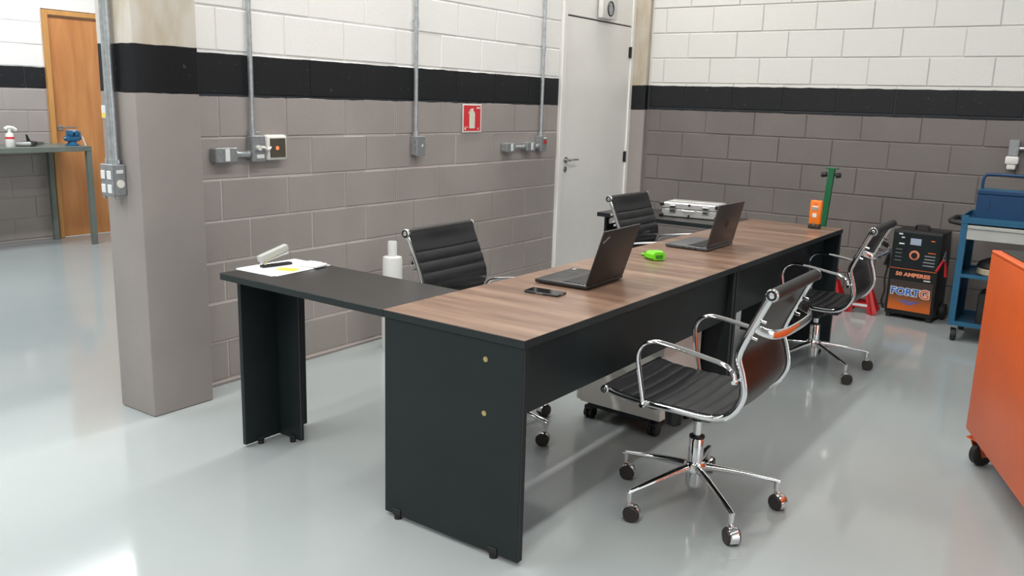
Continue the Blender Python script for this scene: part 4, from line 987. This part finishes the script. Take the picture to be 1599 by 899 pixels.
# ================================================================= side room: steel bench with vise
BX0, BX1, BY1, BZ = -4.765, -4.215, 1.715, .900
t = thing('steel_workbench', 'grey-green steel workbench in the side room, beside the wooden door', 'workbench')
bm = BM(); box(bm, BX0, -1.2, BZ - .010, BX1, BY1, BZ, .002); box(bm, BX1 - .045, -1.2, BZ - .045, BX1, BY1, BZ - .010, .002); box(bm, BX0, BY1 - .045, BZ - .045, BX1 - .045, BY1, BZ - .010, .002); obj('benchtop', bm, M['bench'], t)
for (lx, ly) in ((BX1 - .045, BY1 - .045), (BX0 + .03, 1.56), (BX1 - .045, -1.2), (BX0 + .03, -1.2)):
    bm = BM(); box(bm, lx, ly, 0, lx + .045, ly + .045, BZ - .0455, .002); obj('leg', bm, M['bench'], t)
# vise
t = thing('bench_vise', 'blue bench vise on the right corner of the grey-green workbench', 'vise', (-4.33, 1.60, BZ + .0015), .0)
bm = BM(); lathe(bm, [(.055, 0), (.055, .012), (.040, .020), (.034, .045)], seg=20); box(bm, -.04, -.055, .040, .04, .055, .085, .008, 2); b = obj('base', bm, M['vise'], t)
bm = BM(); box(bm, -.045, -.030, .085, .045, -.004, .135, .006, 2); box(bm, -.045, .010, .085, .045, .045, .135, .006, 2); box(bm, -.025, .04, .05, .025, .075, .125, .006, 2); obj('jaw_block', bm, M['vise'], t)
bm = BM(); box(bm, -.046, -.008, .120, .046, .001, .140, .002); box(bm, -.046, .006, .120, .046, .014, .140, .002); box(bm, -.03, .015, .1352, .03, .042, .140, .002); obj('jaw_plate', bm, M['vise_top'], t)
bm = BM(); cyl(bm, (0, -.075, .065), (0, -.05, .065), .012, seg=12); cyl(bm, (0, .07, .065), (0, .10, .065), .010, seg=12); obj('screw', bm, M['steel'], t)
bm = BM(); cyl(bm, (.03, .128, -.060), (.010, .100, .055), .006, seg=10); cyl(bm, (.010, .100, .055), (.0, .096, .080), .006, seg=10); obj('handle_bar', bm, M['wplastic'], t)
# spray bottle
t = thing('spray_bottle', 'white spray bottle with a red label on the workbench', 'bottle', (-4.32, 1.06, BZ + .0005))
bm = BM(); lathe(bm, [(.033, 0), (.036, .006), (.036, .090), (.030, .112), (.014, .125), (.013, .135)], seg=20); o = obj('body', bm, M['wplastic'], t)
bm = BM(); lathe(bm, [(.0365, .070), (.0366, .088)], seg=20); obj('label_strip', bm, M['sign_red'], o)
bm = BM(); tube(bm, catmull([(0, -.035, .150), (0, -.01, .165), (0, .03, .160), (0, .055, .142)], 4), .014, .016, seg=10); cyl(bm, (0, 0, .132), (0, 0, .155), .014, seg=12); obj('trigger_head', bm, M['wplastic'], t)
# hand tools
t = thing('air_tool', 'dark and silver hand tool lying on the workbench', 'tool', (-4.42, 1.28, BZ + .0005), .4)
bm = BM(); tube(bm, [(-.02, -.09, .022), (0, 0, .024), (.0, .06, .022)], [.020, .022, .018], seg=12); obj('body', bm, M['dark_metal'], t)
bm = BM(); tube(bm, [(0, -.02, .03), (.0, -.045, .10)], [.020, .008], [.016, .006], seg=10); obj('grip', bm, M['rubber'], t)
bm = BM(); tube(bm, [(0, .06, .022), (.0, .15, .020)], [.018, .012], seg=12); obj('nozzle', bm, M['steel'], t)
t = thing('heat_gun', 'grey angle tool lying between the spray bottle and the vise', 'tool', (-4.36, 1.19, BZ + .0005), 1.2)
bm = BM(); tube(bm, [(-.06, 0, .020), (.02, 0, .022), (.05, .01, .022)], [.017, .020, .019], seg=12); obj('body', bm, M['drawer_grey'], t)
bm = BM(); lathe(bm, [(.024, 0), (.026, .01), (.024, .034), (0, .036)], (.07, .02, 0.001), seg=16); obj('head', bm, M['dark_metal'], t)
bpy.context.view_layer.update()
for o in bpy.data.objects:
    if o.name.split('.')[0] == 'small_print': o['kind'] = 'stuff'
